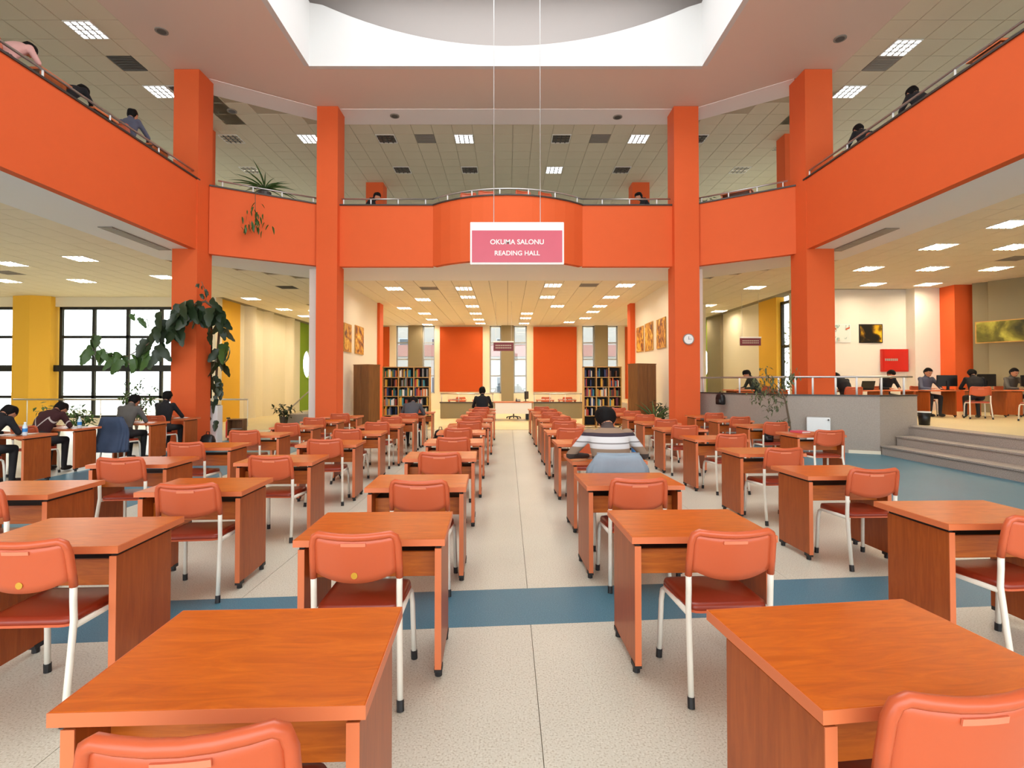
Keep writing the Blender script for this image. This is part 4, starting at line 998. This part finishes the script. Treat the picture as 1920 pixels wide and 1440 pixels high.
# ------------------------------------------------------------------ bookcases and books
BOOKM = [mat('book_'+n, h, 0.6) for n, h in (('red','#A8322A'),('cream','#E6DCC4'),('navy','#2C3E66'),('brown','#6B4228'),('green','#3F6A4A'),('teal','#3C8A99'),('yellow','#D9A93A'),('grey','#8C8A88'),('white','#EFECE6'),('maroon','#5E2230'),('orange','#D9702E'))]
BOOKN = ['red','cream','navy','brown','green','teal','yellow','grey','white','maroon','orange']
def bookcase(label, side, x0, x1, y, h, bays, shelves):
    t = thing('bookcase', label, 'bookcase', ((x0+x1)/2, y, 0)); w_ = (x1-x0)/2; d = 0.32
    for i in range(bays+1):
        x = -w_ + 2*w_*i/bays; MB().box(x-0.018,x+0.018,-d/2,d/2,0,h).build('upright', M['shelfwood'], t)
    MB().box(-w_,w_,d/2-0.012,d/2,0.05,h-0.02).build('back_panel', M['dark'], t)
    MB().box(-w_-0.018,w_+0.018,-d/2,d/2,h-0.03,h).build('top_board', M['shelfwood'], t)
    zs = [0.08 + (h-0.11)*k/shelves for k in range(shelves)]
    for b in range(bays):
        xa = -w_ + 2*w_*b/bays + 0.018; xb = -w_ + 2*w_*(b+1)/bays - 0.018
        for z in zs: MB().box(xa,xb,-d/2+0.01,d/2-0.012,z-0.024,z).build('shelf_board', M['shelfwood'], t)
    for k, z in enumerate(zs):
        if k < 1: continue
        for b in range(bays):
            xa = (x0+x1)/2 - w_ + 2*w_*b/bays + 0.03; xe = xa + 2*w_/bays - 0.06; x = xa; nb = -1
            while x < xe - 0.05:
                if random.random() < 0.13: x += random.uniform(0.05,0.16); continue
                nb += 1; th = random.uniform(0.03,0.06); hh_ = random.uniform(0.2,0.3); ci = random.randrange(len(BOOKM))
                o = MB().box(0,th,-0.10,0.10,0,hh_).build('book', BOOKM[ci], None, loc=(x,y-0.03,z+0.001), bevel=0.004)
                tag(o, '%s book, %s from left, %s shelf up, %s bay of the %s bookcase' % (BOOKN[ci], ORD[nb], ORD[k], ORD[b], side), 'book', 'books in the %s bookcase' % side)
                x += th + 0.002
bookcase('open oak bookcase full of books left of the aisle end', 'left', -4.36, -2.74, 18.5, 2.1, 3, 6)
bookcase('open oak bookcase full of books right of the aisle end', 'right', 2.62, 3.9, 18.2, 2.1, 3, 6)
def cabinet(label, x, y, rz, w_, d, h):
    t = thing('cabinet', label, 'cabinet', (x,y,0), rz)
    MB().box(-w_/2,w_/2,-d/2,d/2,0.04,h).build('body', M['brown'], t, bevel=0.006); MB().box(-w_/2-0.01,w_/2+0.01,-d/2-0.01,d/2+0.01,h,h+0.03).build('top_board', M['brown'], t)
    MB().box(-w_/2+0.03,w_/2-0.03,-d/2+0.03,d/2-0.03,0,0.04).build('plinth', M['dark'], t)
    for s in (-1,1):
        a, b = sorted((s*0.006, s*(w_/2-0.01))); MB().box(a,b,-d/2-0.016,-d/2,0.06,h-0.02).build('door', M['brown'], t, bevel=0.004)
cabinet('tall walnut cabinet standing against the left poster wall', -4.72, 17.6, R(-28), 0.66, 0.55, 2.12)
cabinet('tall walnut cabinet standing against the right poster wall', 4.42, 17.3, R(25), 0.75, 0.5, 2.14)

# ------------------------------------------------------------------ far end: white desk, low walls
YD = 21.6
t = thing('service_desk', 'white fronted service desk at the end of the aisle', 'desk', (0.23, YD, 0))
MB().box(-0.82,0.82,-0.38,0.4,0.72,0.76).build('table_top', M['woodh'], t); MB().box(-0.74,0.74,-0.36,-0.33,0.28,0.72).build('front_panel', M['white'], t)
for s in (-1,1): MB().box(s*0.76-0.02,s*0.76+0.02,-0.33,0.35,0,0.72).build('side_panel', M['brown'], t)
t = thing('office_chair', 'black office chair behind the white desk, only its star base showing', 'chair', (0.25, YD+0.75, 0))
for k in range(5):
    a = 2*math.pi*k/5+0.3; lg = MB().tube([(0,0,0.12),(0.3*math.cos(a),0.3*math.sin(a),0.07)], 0.022, 6).build('leg', M['black'], t)
    MB().ell((0.3*math.cos(a),0.3*math.sin(a),0.035), (0.03,0.03,0.034), None, 8, 6).build('caster', M['black'], lg)
MB().tube([(0,0,0.1),(0,0,0.44)], 0.028, 8).build('gas_lift', M['black'], t); MB().box(-0.22,0.22,-0.22,0.22,0.44,0.52).build('seat', M['black'], t, bevel=0.03)
def monitor(label, x, y, z, rz=0, w_=0.5, h_=0.31, kb=False):
    t = thing('monitor', label, 'monitor', (x,y,z), rz)
    MB().box(-w_/2,w_/2,-0.02,0.03,0.1,0.1+h_).build('casing', M['black'], t, bevel=0.008); MB().box(-w_/2+0.02,w_/2-0.02,-0.023,-0.02,0.12,0.08+h_).build('screen', M['ventd'] if kb else M['black'], t)
    MB().box(-0.03,0.03,0.03,0.06,0.012,0.25).build('neck', M['black'], t); MB().box(-0.12,0.12,-0.06,0.11,0,0.012).build('foot', M['black'], t)
monitor('black monitor seen from the side on the white service desk', 0.78, YD+0.1, 0.76, R(70), 0.42, 0.32)
t = thing('telephone', 'dark telephone on the white service desk', 'telephone', (0.42, YD-0.05, 0.76))
MB().add([(-0.1,-0.09,0),(0.1,-0.09,0),(0.1,0.09,0),(-0.1,0.09,0),(-0.1,-0.09,0.03),(0.1,-0.09,0.03),(0.1,0.09,0.09),(-0.1,0.09,0.09)],[(0,3,2,1),(4,5,6,7),(0,1,5,4),(1,2,6,5),(2,3,7,6),(3,0,4,7)]).build('body', M['black'], t)
MB().tube([(-0.06,-0.08,0.07),(-0.06,0,0.1),(-0.06,0.08,0.13)], 0.022, 8).build('handset', M['black'], t)
t = thing('computer_tower', 'black computer tower under the white service desk', 'computer', (0.85, YD+0.5, 0)); MB().box(-0.1,0.1,-0.2,0.2,0,0.42).build('casing', M['black'], t, bevel=0.01); MB().box(-0.08,0.08,-0.205,-0.2,0.3,0.38).build('drive_bay', M['ventd'], t)
for nm, xa, xb, lab in (('wall_low_left',-2.9,-0.6,'left'),('wall_low_right',1.1,3.2,'right')):
    o = struct(nm, MB().box(xa,xb,22.6,22.8,0,0.66), M['olive_wall']); struct('coping', MB().box(xa-0.03,xb+0.03,22.57,22.83,0.66,0.70), M['coping'], o)
    railing('white handrail over the low grey wall %s of the service desk' % lab, [(xa,22.7),(xb,22.7)], 0.70, 1.06, [(xa+0.05+i*(xb-xa-0.1)/3,22.7) for i in range(4)], 0.03, 0.02)
for i, (x, y) in enumerate(((-2.3,24.0),(-1.2,24.0),(1.7,24.0),(2.7,24.0))):
    w_ = ['left end behind the left low wall','beside the service desk, left side','beside the service desk, right side','right end behind the right low wall'][i]
    desk(x, y, 'wooden desk in the back bay, '+w_, 0); chair(x+0.1, y+0.42, 'terracotta chair in the back bay, '+w_, R(180))
    for k in range(4):
        book_lying('%s small book on the back bay desk, %s' % (ORD[k], w_), x-0.3+k*0.2, y-0.1+0.04*(k%2), 0.751, 0.03*k, BOOKM[(i*3+k*2)%11])

# ------------------------------------------------------------------ computer area on the platform
Z = ZST
PD = [(8.75,13.7,0,'behind the platform rail with a reader in black'),(9.9,14.4,0,'with an open laptop behind the rail'),(11.0,14.6,0,'third from the front column, behind the rail end'),(12.0,14.4,0,'with a monitor, beside the bin'),(13.4,14.4,0,'with a monitor, before the person in black'),(14.5,12.9,0,'cut by the right edge of the view')]
for x, y, rz, n in PD: desk(x, y+0.3, 'wooden platform desk '+n, R(180) if y != 13.7 else 0, Z, occupied=True)
seated('person in black writing at a desk behind the platform rail', 8.7, 13.7, 'c_black', 'bent', z=Z, chlab='terracotta chair of the writer in black behind the platform rail')
def facing(label, x, y, top, pose, z, rz, chlab):
    person(label, x, y, z, rz, top, 'trouser', pose); c, s_ = math.cos(rz), math.sin(rz)
    chair(x+s_*0.03, y-c*0.03, chlab, rz, z)
facing('person with dark hair at the platform desk under the red cabinet', 11.05, 15.45, 'c_black', 'desk', Z, R(180), 'terracotta chair behind the desk under the red cabinet')
facing('person half hidden behind a monitor near the orange pier', 12.0, 15.15, 'c_blue', 'up', Z, R(180), 'terracotta chair of the person near the orange pier')
facing('person hidden behind the monitor before the olive wall', 14.6, 15.3, 'c_grey', 'up', Z, R(180), 'terracotta chair of the person before the olive wall')
facing('person in a black jacket seated with back turned at the computers', 12.45, 13.95, 'c_black', 'desk', Z, R(-25), 'terracotta chair under the person in the black jacket at the computers')
desk(14.6, 14.75, 'wooden platform desk before the olive wall', R(180), Z, occupied=True)
monitor('black monitor on the platform desk beside the bin', 12.2, 14.6, Z+0.751, R(170))
monitor('black monitor in front of the person in the black jacket', 13.3, 14.6, Z+0.751, R(185), 0.55, 0.34)
monitor('black monitor before the olive wall', 14.6, 14.7, Z+0.751, R(180))
monitor('black monitor at the right edge of the view', 14.75, 13.15, Z+0.751, R(180))
chair(12.95, 12.9, 'terracotta chair on the platform with its back to the steps', R(-8), Z)
chair(13.6, 13.1, 'second terracotta chair on the platform beside a hanging jacket', R(-5), Z)
t = thing('laptop', 'open black laptop on the desk behind the platform rail', 'laptop', (9.9, 14.6, Z+0.751), R(180))
MB().box(-0.18,0.18,-0.13,0.12,0,0.018).build('keyboard_base', M['black'], t, bevel=0.003)
MB().add([(-0.18,0.12,0.018),(0.18,0.12,0.018),(0.18,0.19,0.25),(-0.18,0.19,0.25),(-0.18,0.132,0.016),(0.18,0.132,0.016),(0.18,0.202,0.247),(-0.18,0.202,0.247)],[(0,1,2,3),(7,6,5,4),(0,4,5,1),(1,5,6,2),(2,6,7,3),(3,7,4,0)]).build('screen_lid', M['black'], t)
papers('white papers on the platform desk of the writer in black', 8.9, 14.0, Z+0.751, 0.2)
papers('white papers on the platform desk near the orange pier', 11.7, 14.65, Z+0.751, 0.3)
# reader in profile behind the grey wall
desk(6.75, 15.4, 'wooden desk behind the grey platform wall with a reader in profile', R(90), Z, occupied=True)
person('person in a dark jacket reading in profile behind the grey wall', 7.32, 15.4, Z, R(90), 'c_green', 'trouser', 'desk'); chair(7.36, 15.4, 'terracotta chair of the reader in profile', R(90), Z)
bag('black bag hanging over the coping of the grey wall', 5.60, 13.84, 0.98, R(-65), 0.8)
desk(8.0, 15.9, 'empty wooden desk behind the leaning indoor tree', R(90), Z)

# bin, radiator
t = thing('waste_bin', 'black waste bin with a white liner at the top of the steps', 'bin', (9.46, 11.95, Z)); n = 18
def rg(r, h): return [(r*math.cos(2*math.pi*i/n), r*math.sin(2*math.pi*i/n), h) for i in range(n)]
MB().loft([rg(0.10,0.0),rg(0.125,0.3)]).build('body', M['black'], t, smooth=True); MB().loft([rg(0.128,0.28),rg(0.132,0.305),rg(0.12,0.31)], cap=False).build('liner', M['paper'], t)
xr, yr = 7.0, 11.86
t = thing('radiator', 'white panel radiator against the grey platform wall', 'radiator', (xr, yr, 0.0), math.atan2(W2[1]-W1[1], W2[0]-W1[0]))
MB().box(-0.23,0.23,-0.05,0.0,0.25,0.78).build('panel', M['white'], t, bevel=0.01)
for k in range(9): MB().box(-0.2+k*0.047,-0.185+k*0.047,-0.055,-0.05,0.29,0.74).build('rib', M['white'], t)
MB().box(-0.22,0.22,-0.045,-0.005,0.78,0.795).build('top_grille', M['slat'], t); MB().tube([(0.19,-0.06,0.73),(0.19,-0.1,0.73)], 0.018, 8).build('valve', M['ventd'], t)
for s in (-1,1): MB().tube([(s*0.18,-0.025,0.25),(s*0.18,-0.025,0.0)], 0.012, 6).build('pipe', M['white'], t)

# small bookstand, fire extinguisher and stair rail in the left lobby
t = thing('low_cabinet', 'low dark wooden cabinet with papers beside the white planter', 'cabinet', (-7.35, 14.3, 0), R(8))
MB().box(-0.2,0.2,-0.16,0.16,0,0.04).build('base', M['brown'], t); MB().box(-0.2,-0.18,-0.16,0.16,0.04,0.55).build('side_panel', M['brown'], t); MB().box(0.18,0.2,-0.16,0.16,0.04,0.55).build('side_panel', M['brown'], t)
MB().box(-0.2,0.2,0.14,0.16,0.04,0.55).build('back_panel', M['brown'], t); MB().box(-0.2,0.2,-0.16,0.16,0.55,0.57).build('top_board', M['brown'], t); MB().box(-0.18,0.18,-0.14,0.14,0.28,0.3).build('shelf_board', M['brown'], t)
papers('papers on the shelf of the low dark cabinet', -7.35, 14.28, 0.302, R(98), 1)
t = thing('fire_extinguisher', 'red fire extinguisher by the yellow wall', 'extinguisher', (-7.9, 14.9, 0)); n = 14
MB().loft([rg(0.075,0.0),rg(0.08,0.02),rg(0.08,0.42),rg(0.05,0.5),rg(0.025,0.53)]).build('cylinder', M['red'], t, smooth=True); MB().box(-0.02,0.02,-0.09,0.03,0.53,0.57).build('valve_lever', M['black'], t); MB().tube([(0.03,0,0.54),(0.1,0,0.45),(0.1,0,0.2)],0.012,6).build('hose', M['black'], t)
MB_ = MB().box(-8.4,-7.2,20.0,22.4,0,0.34); o = MB_.build('stair_block', M['granite'], kind='structure'); o.name = 'floor_stair_landing'
p0, p1 = W(540,792,0.5), None
t = thing('stair_rail', 'sloping steel stair rail by the green wall', 'railing', (0,0,0))
MB().tube([(-8.5,20.0,0.35),(-7.85,20.3,1.05),(-7.6,20.4,1.3)], 0.025, 8).build('handrail', M['steel'], t)
MB().tube([(-8.3,20.1,0.34),(-8.3,20.1,0.56)], 0.016, 8).build('post', M['steel'], t)
MB().tube([(-7.65,20.38,0.34),(-7.65,20.38,1.25)], 0.016, 8).build('post', M['steel'], t)

# ------------------------------------------------------------------ plants
def leaf_mesh(name, m, L_=1.0, w_=0.5, droop=0.25, lobed=False):
    prof = [(0,0.02),(0.12,0.32),(0.3,0.5),(0.5,0.46),(0.7,0.36),(0.88,0.18),(1.0,0.0)]
    if lobed: prof = [(0,0.05),(0.08,0.5),(0.25,0.58),(0.38,0.42),(0.5,0.58),(0.68,0.50),(0.8,0.32),(0.92,0.26),(1.0,0.0)]
    vs, fs = [], []
    for y, x in prof:
        z = -droop*y*y
        vs += [(-x*w_*2*0.5, y*L_, (z+0.10*x)*L_), (0, y*L_, z*L_), (x*w_*2*0.5, y*L_, (z+0.10*x)*L_)]
    for k in range(len(prof)-1):
        a = 3*k; fs += [(a,a+1,a+4,a+3),(a+1,a+2,a+5,a+4)]
    return MB().add(vs, fs).mesh(name, m, smooth=True)
LEAF = {k: leaf_mesh('leaf', M[m], 1, w_, dr, lb) for k, m, w_, dr, lb in (('big','leaf',0.42,0.35,True),('bigl','leaf2',0.42,0.35,True),('small','leaf2',0.28,0.2,False),('olive','leaf3',0.26,0.3,False),('blade','leaf2',0.06,0.5,False))}
def add_leaf(t, kind, p, size, az, tilt, roll=0.0):
    o = link('leaf', LEAF[kind], t, p); o.rotation_euler = (tilt, roll, az); o.scale = (size,)*3
    return o
def leaf_blob(mb, p, size, az, tilt, w_=0.3):
    rot = Matrix.Rotation(az,3,'Z') @ Matrix.Rotation(tilt,3,'X'); p = Vector(p)
    q = [(0,0,0),(-w_/2,0.45,0.05),(0,1,-0.15),(w_/2,0.45,0.05)]
    mb.add([p + rot @ (Vector(a)*size) for a in q], [(0,1,2),(0,2,3)])
def cyl_ring(r, n=16): return [(r*math.cos(2*math.pi*i/n), r*math.sin(2*math.pi*i/n)) for i in range(n)]
# climbing plant on the front left column
t = thing('climbing_plant', 'large leaved climbing plant arching over the orange column from a white planter', 'plant', (0,0,0))
MB().box(-7.58,-7.32,13.25,13.51,0,0.98).build('planter', M['white'], t, bevel=0.01); MB().box(-7.55,-7.35,13.28,13.48,0.975,0.99).build('soil', M['dark'], t)
stem_px = [((404,775),13.38),((405,720),13.35),((408,660),13.3),((412,610),13.1),((405,580),12.6),((385,565),12.35),((360,572),12.25),((330,590),12.2),((300,612),12.15),((285,640),12.1),((262,655),12.1),((240,668),12.1),((212,668),12.1),((190,655),12.1),((178,640),12.1)]
stem = [(lambda q: (q[0], Y, q[1]))(WY(px,py,Y)) for (px,py), Y in stem_px]
MB().tube(stem, [0.03]*6+[0.022]*4+[0.012]*5, 7).build('stem', M['bark'], t, smooth=True)
st2 = [(lambda q: (q[0], 12.35, q[1]))(WY(px,py,12.35)) for px,py in ((385,566),(388,550),(382,538),(378,528))]
MB().tube(st2, 0.008, 6).build('stem', M['bark'], t)
CL = [((403,755),13.35,7,.30,'big'),((406,715),13.33,6,.30,'big'),((410,665),13.2,7,.42,'big'),((415,640),13.1,5,.42,'bigl'),((416,610),12.9,5,.36,'big'),((405,585),12.5,6,.40,'big'),((385,570),12.3,7,.42,'big'),((360,575),12.2,8,.42,'big'),((340,575),12.15,7,.42,'big'),((325,600),12.15,8,.42,'big'),((300,620),12.1,6,.36,'big'),((290,645),12.1,6,.40,'big'),((265,655),12.1,3,.36,'bigl'),((242,668),12.1,7,.32,'bigl'),((222,664),12.1,6,.28,'bigl'),((205,664),12.1,6,.28,'bigl'),((183,650),12.1,6,.30,'bigl'),((178,636),12.1,4,.26,'bigl'),((272,655),12.1,4,.34,'bigl'),((385,548),12.33,4,.16,'big'),((380,536),12.33,3,.11,'big'),((270,600),12.1,3,.2,'bigl'),((258,590),12.1,2,.16,'bigl'),((405,780),13.3,3,.24,'big'),((398,740),13.3,2,.2,'big')]
for (px,py), Y, n, sz, kind in CL:
    for i in range(n):
        x, z = WY(px+random.uniform(-14,14)*sz*3, py+random.uniform(-12,12)*sz*3, Y)
        add_leaf(t, kind, (x, Y-random.uniform(0.0,0.15), z), sz*random.uniform(0.85,1.25), random.gauss(math.pi*random.randint(0,1),0.55), random.uniform(-1.7,-0.9), random.uniform(-0.7,0.7))
# ficus leaning over the platform wall
t = thing('indoor_tree', 'sparse leaning indoor tree before the grey platform wall', 'plant', (6.2, 11.62, 0)); n = 16
MB().loft([[(*p,0.0) for p in cyl_ring(0.13)],[(*p,0.30) for p in cyl_ring(0.17)],[(*p,0.32) for p in cyl_ring(0.17)]]).build('pot', M['coping'], t)
MB().tube([(0.05,0,0.3),(0.02,0,0.7),(-0.05,0,1.1),(-0.12,0.02,1.35)], [0.028,0.024,0.02,0.014], 7).build('trunk', M['bark'], t)
fo = MB(); br = [((-0.12,0.02,1.35),(-0.35,0,1.6),(-0.55,0,1.85)),((-0.12,0.02,1.35),(0.0,0,1.6),(0.15,0,1.8)),((-0.1,0,1.2),(-0.45,-0.05,1.35),(-0.8,-0.05,1.2)),((-0.1,0,1.25),(-0.4,0,1.45),(-0.75,0,1.6)),((-0.05,0,1.1),(-0.3,-0.08,1.15),(-0.55,-0.1,0.95)),((0.02,0,0.8),(-0.12,-0.05,0.75),(-0.28,-0.08,0.62))]
for b in br:
    MB().tube(b, [0.01,0.008,0.004], 5).build('branch', M['bark'], t)
    for k in range(52 if b[0][2] > 1.15 else 30):
        u = random.uniform(0.25,1.05); a = Vector(b[0]).lerp(Vector(b[1]),u*2) if u < 0.5 else Vector(b[1]).lerp(Vector(b[2]),(u-0.5)*2)
        leaf_blob(fo, a+Vector((random.gauss(0,0.07),random.gauss(0,0.06),random.gauss(0,0.07)-0.03)), random.uniform(0.07,0.13), random.uniform(0,6.3), random.uniform(-1.4,-0.2), 0.4)
f_ = fo.build('foliage', M['leaf3'], t); f_['kind'] = 'stuff'
# leafy plants by the left windows
def bushy(label, x, y, z, h, spread, n, m, size, pot=True, name='potted_plant', trunk=True):
    t = thing(name, label, 'plant', (x,y,z))
    if pot: MB().loft([[(*p,0.0) for p in cyl_ring(0.12)],[(*p,0.26) for p in cyl_ring(0.16)],[(*p,0.28) for p in cyl_ring(0.16)]]).build('pot', M['coping'], t)
    b0 = 0.26 if pot else 0.0
    fo = MB()
    for k in range(7):
        a = 2*math.pi*k/7+random.uniform(-.3,.3); tip = Vector((spread*math.cos(a)*random.uniform(.5,1), 0.6*spread*math.sin(a)*random.uniform(.5,1), b0+(h-b0)*random.uniform(.6,1))); mid = Vector((tip.x*0.3, tip.y*0.3, b0+(tip.z-b0)*0.6))
        MB().tube([(0,0,b0-0.02), mid, tip], [0.012,0.008,0.003], 5).build('stem', M['bark'], t)
        for i in range(n//7):
            u = random.uniform(0.3,1.05); p = Vector((0,0,b0)).lerp(mid,u*2) if u < 0.5 else mid.lerp(tip,(u-0.5)*2)
            leaf_blob(fo, p+Vector((random.gauss(0,size*0.5),random.gauss(0,size*0.5),random.gauss(0,size*0.4))), size*random.uniform(.7,1.2), random.uniform(0,6.3), random.uniform(-1.2,0.3), 0.5)
    f_ = fo.build('foliage', M[m], t); f_['kind'] = 'stuff'
    return t
x, y = W(275, 800, 0.2); 
bushy('tall leafy potted plant before the left windows', -9.6, 13.6, 0, 1.75, 0.5, 260, 'leaf2', 0.13)
bushy('low leafy plant under the window left of the grey sweater', -11.2, 13.8, 0, 0.95, 0.45, 120, 'leaf2', 0.16)
bushy('low leafy plant under the window beside the maroon hoodie', -12.6, 14.6, 0, 0.95, 0.5, 110, 'leaf2', 0.16)
bushy('dark leafy plant at the foot of the stair rail', -8.3, 19.5, 0, 0.75, 0.42, 90, 'leaf', 0.2)
t = thing('dracaena', 'spiky long leaved plant beside the right walnut cabinet', 'plant', (4.38, 15.75, 0))
MB().loft([[(*p,0.0) for p in cyl_ring(0.14)],[(*p,0.3) for p in cyl_ring(0.18)],[(*p,0.32) for p in cyl_ring(0.18)]]).build('pot', M['coping'], t)
for k in range(22): add_leaf(t, 'blade', (0,0,0.3), random.uniform(0.55,0.85), random.uniform(0,6.3), random.uniform(0.8,1.4))
bushy('small upright green plant between the right cabinet and the clock column', 4.85, 16.5, 0, 0.95, 0.2, 50, 'leaf', 0.18)
# railing of the window terrace beyond the left desks
railing('thin grey handrail running along the foot of the left windows', [(-17.5,18.6),(-9.2,18.6)], 0.0, 0.95, [(-17+i*1.3,18.6) for i in range(7)], 0.03, 0.015)
# upper balcony plants
t = thing('trailing_plant', 'plant trailing down over the orange balcony front between the left columns', 'plant', (0,0,0))
xp, yp = -6.45, 13.35
tr = [(xp,yp+0.35,6.75),(xp,yp+0.1,6.62),(xp+0.02,yp-0.05,6.3),(xp+0.05,yp-0.1,5.9),(xp+0.1,yp-0.1,5.6)]
MB().tube(tr, 0.008, 5).build('stem', M['bark'], t)
MB().loft([[(xp+p[0],yp+0.5+p[1],ZF2) for p in cyl_ring(0.14)],[(xp+p[0],yp+0.5+p[1],6.6) for p in cyl_ring(0.17)]]).build('pot', M['coping'], t)
for k in range(46):
    z = random.choice([6.0,5.75,5.65,5.6,5.55,5.5])+random.uniform(-.12,.12); add_leaf(t, 'small', (xp+0.06+random.gauss(0,0.14),yp-0.12+random.uniform(-.06,.02),z), random.uniform(0.12,0.22), random.uniform(0,6.3), random.uniform(-1.5,-0.6))
for k in range(26): add_leaf(t, 'blade', (xp,yp+0.5,6.65), random.uniform(0.5,0.8), random.uniform(0,6.3), random.uniform(0.2,1.2))
for lab, x, y, n in (('leafy plant behind the rail of the angled left balcony', -7.35, 14.45, 40),('leafy plant behind the rail beside the clock column, upper floor', 5.75, 15.1, 70),('leafy plant behind the left balcony rail near the column', -8.45, 12.25, 60)):
    bushy(lab, x, y, ZF2, 1.05, 0.3, n, 'leaf2', 0.14)

# ------------------------------------------------------------------ readers on the upper floor
Z = ZF2
UP = [(-7.98,8.2,'c_pink','bent','person in a pink shirt leaning behind the left balcony rail'),(-8.1,9.45,'c_black','bent','person in black leaning behind the left balcony rail'),
      (-8.0,10.95,'c_blue','up','person in a slate hoodie looking up behind the left balcony rail')]
for i, (x, y, c, pz, lab) in enumerate(UP):
    person(lab, x, y, Z+0.12, 0, c, 'trouser', pz); desk(x-0.05, y+0.62, 'wooden desk on the upper floor, %s along the left balcony' % ORD[i], 0, Z+0.1, occupied=True); chair(x, y-0.03, 'terracotta chair on the upper floor, %s along the left balcony' % ORD[i], 0, Z+0.12)
UR = [(7.9,9.85,'c_black','desk','person in black behind the right balcony rail, nearer one'),(7.85,11.35,'c_black','desk','person in black behind the right balcony rail beside the column')]
for i, (x, y, c, pz, lab) in enumerate(UR):
    person(lab, x, y, Z+0.12, 0, c, 'trouser', pz); desk(x+0.05, y+0.62, 'wooden desk on the upper floor, %s along the right balcony' % ORD[i], 0, Z+0.1, occupied=True); chair(x, y-0.03, 'terracotta chair on the upper floor, %s along the right balcony' % ORD[i], 0, Z+0.12)
desk(7.8, 8.1, 'wooden desk behind the right balcony rail near the frame edge', 0, Z+0.1)
for i, (x, y, rz, lab) in enumerate(((-4.3,15.9,R(-90),'person in black seated behind the left end of the curved balcony rail'),(4.3,15.9,R(90),'person in dark clothes seated behind the right end of the curved balcony rail'))):
    person(lab, x, y, Z+0.12, rz, 'c_black', 'trouser', 'desk')
    chair(x, y, 'terracotta chair behind the %s end of the curved balcony rail' % ('left','right')[i], rz, Z+0.12)
for i, (x, y) in enumerate(((-1.1,14.35),(-0.55,14.2),(0.5,14.2),(1.15,14.35))):
    chair(x, y, 'orange chair back showing above the curved balcony, %s from the left' % ORD[i], R(180+10*i), Z+0.1)
desk(6.35, 14.1+0.3, 'wooden desk behind the angled right balcony rail', R(-35), Z+0.1); chair(6.3, 15.2, 'terracotta chair behind the angled right balcony rail', R(150), Z+0.15)
desk(-5.85, 15.35, 'wooden desk behind the angled left balcony rail', R(32), Z+0.1)

# ------------------------------------------------------------------ outside
struct('ground_outside', MB().box(-120,120,-60,120,-1.2,-1.0), mat('pale_concrete', '#C4C4C0', 0.9))
b = thing('apartment_building', 'pale apartment building with a red band seen through the back windows', 'building', (0, 55, -1))
MB().box(-16,16,0,10,0,13).build('wall', mat('pale_render', '#9A9894', 0.9), b); MB().box(-16.1,16.1,-0.15,0,5.2,6.4).build('red_band', mat('brick_red', '#94706A', 0.9), b)
gm = mat('dark_pane', '#4A525A', 0.2)
for i in range(9):
    for k in range(3):
        x = -14+3.4*i; z = 1.2+4.0*k
        f_ = MB().box(x-0.8,x+0.8,-0.1,0,z,z+1.9).build('window', M['framel'], b); MB().box(x-0.7,x+0.7,-0.13,-0.1,z+0.1,z+1.8).build('pane', gm, f_)
MB().box(-16.4,16.4,-0.4,10.4,13,13.5).build('roof', M['ventg'], b)
tr_ = thing('garden_tree', 'tree outside the narrow window beside the right column', 'tree', (14.5, 24.0, -1)); MB().tube([(0,0,0),(0.1,0,2.5),(0,0,5)], [0.2,0.15,0.08], 8).build('trunk', M['bark'], tr_)
fo = MB()
for k in range(900):
    v = Vector((random.gauss(0,1),random.gauss(0,1),random.gauss(0,1))).normalized()*random.uniform(0.4,1)**0.5; leaf_blob(fo, (v.x*2.2,v.y*2.2,4+v.z*2.6), 0.25, random.uniform(0,6.3), random.uniform(-1.2,0.6), 0.5)
f_ = fo.build('crown', M['leaf3'], tr_); f_['kind'] = 'stuff'
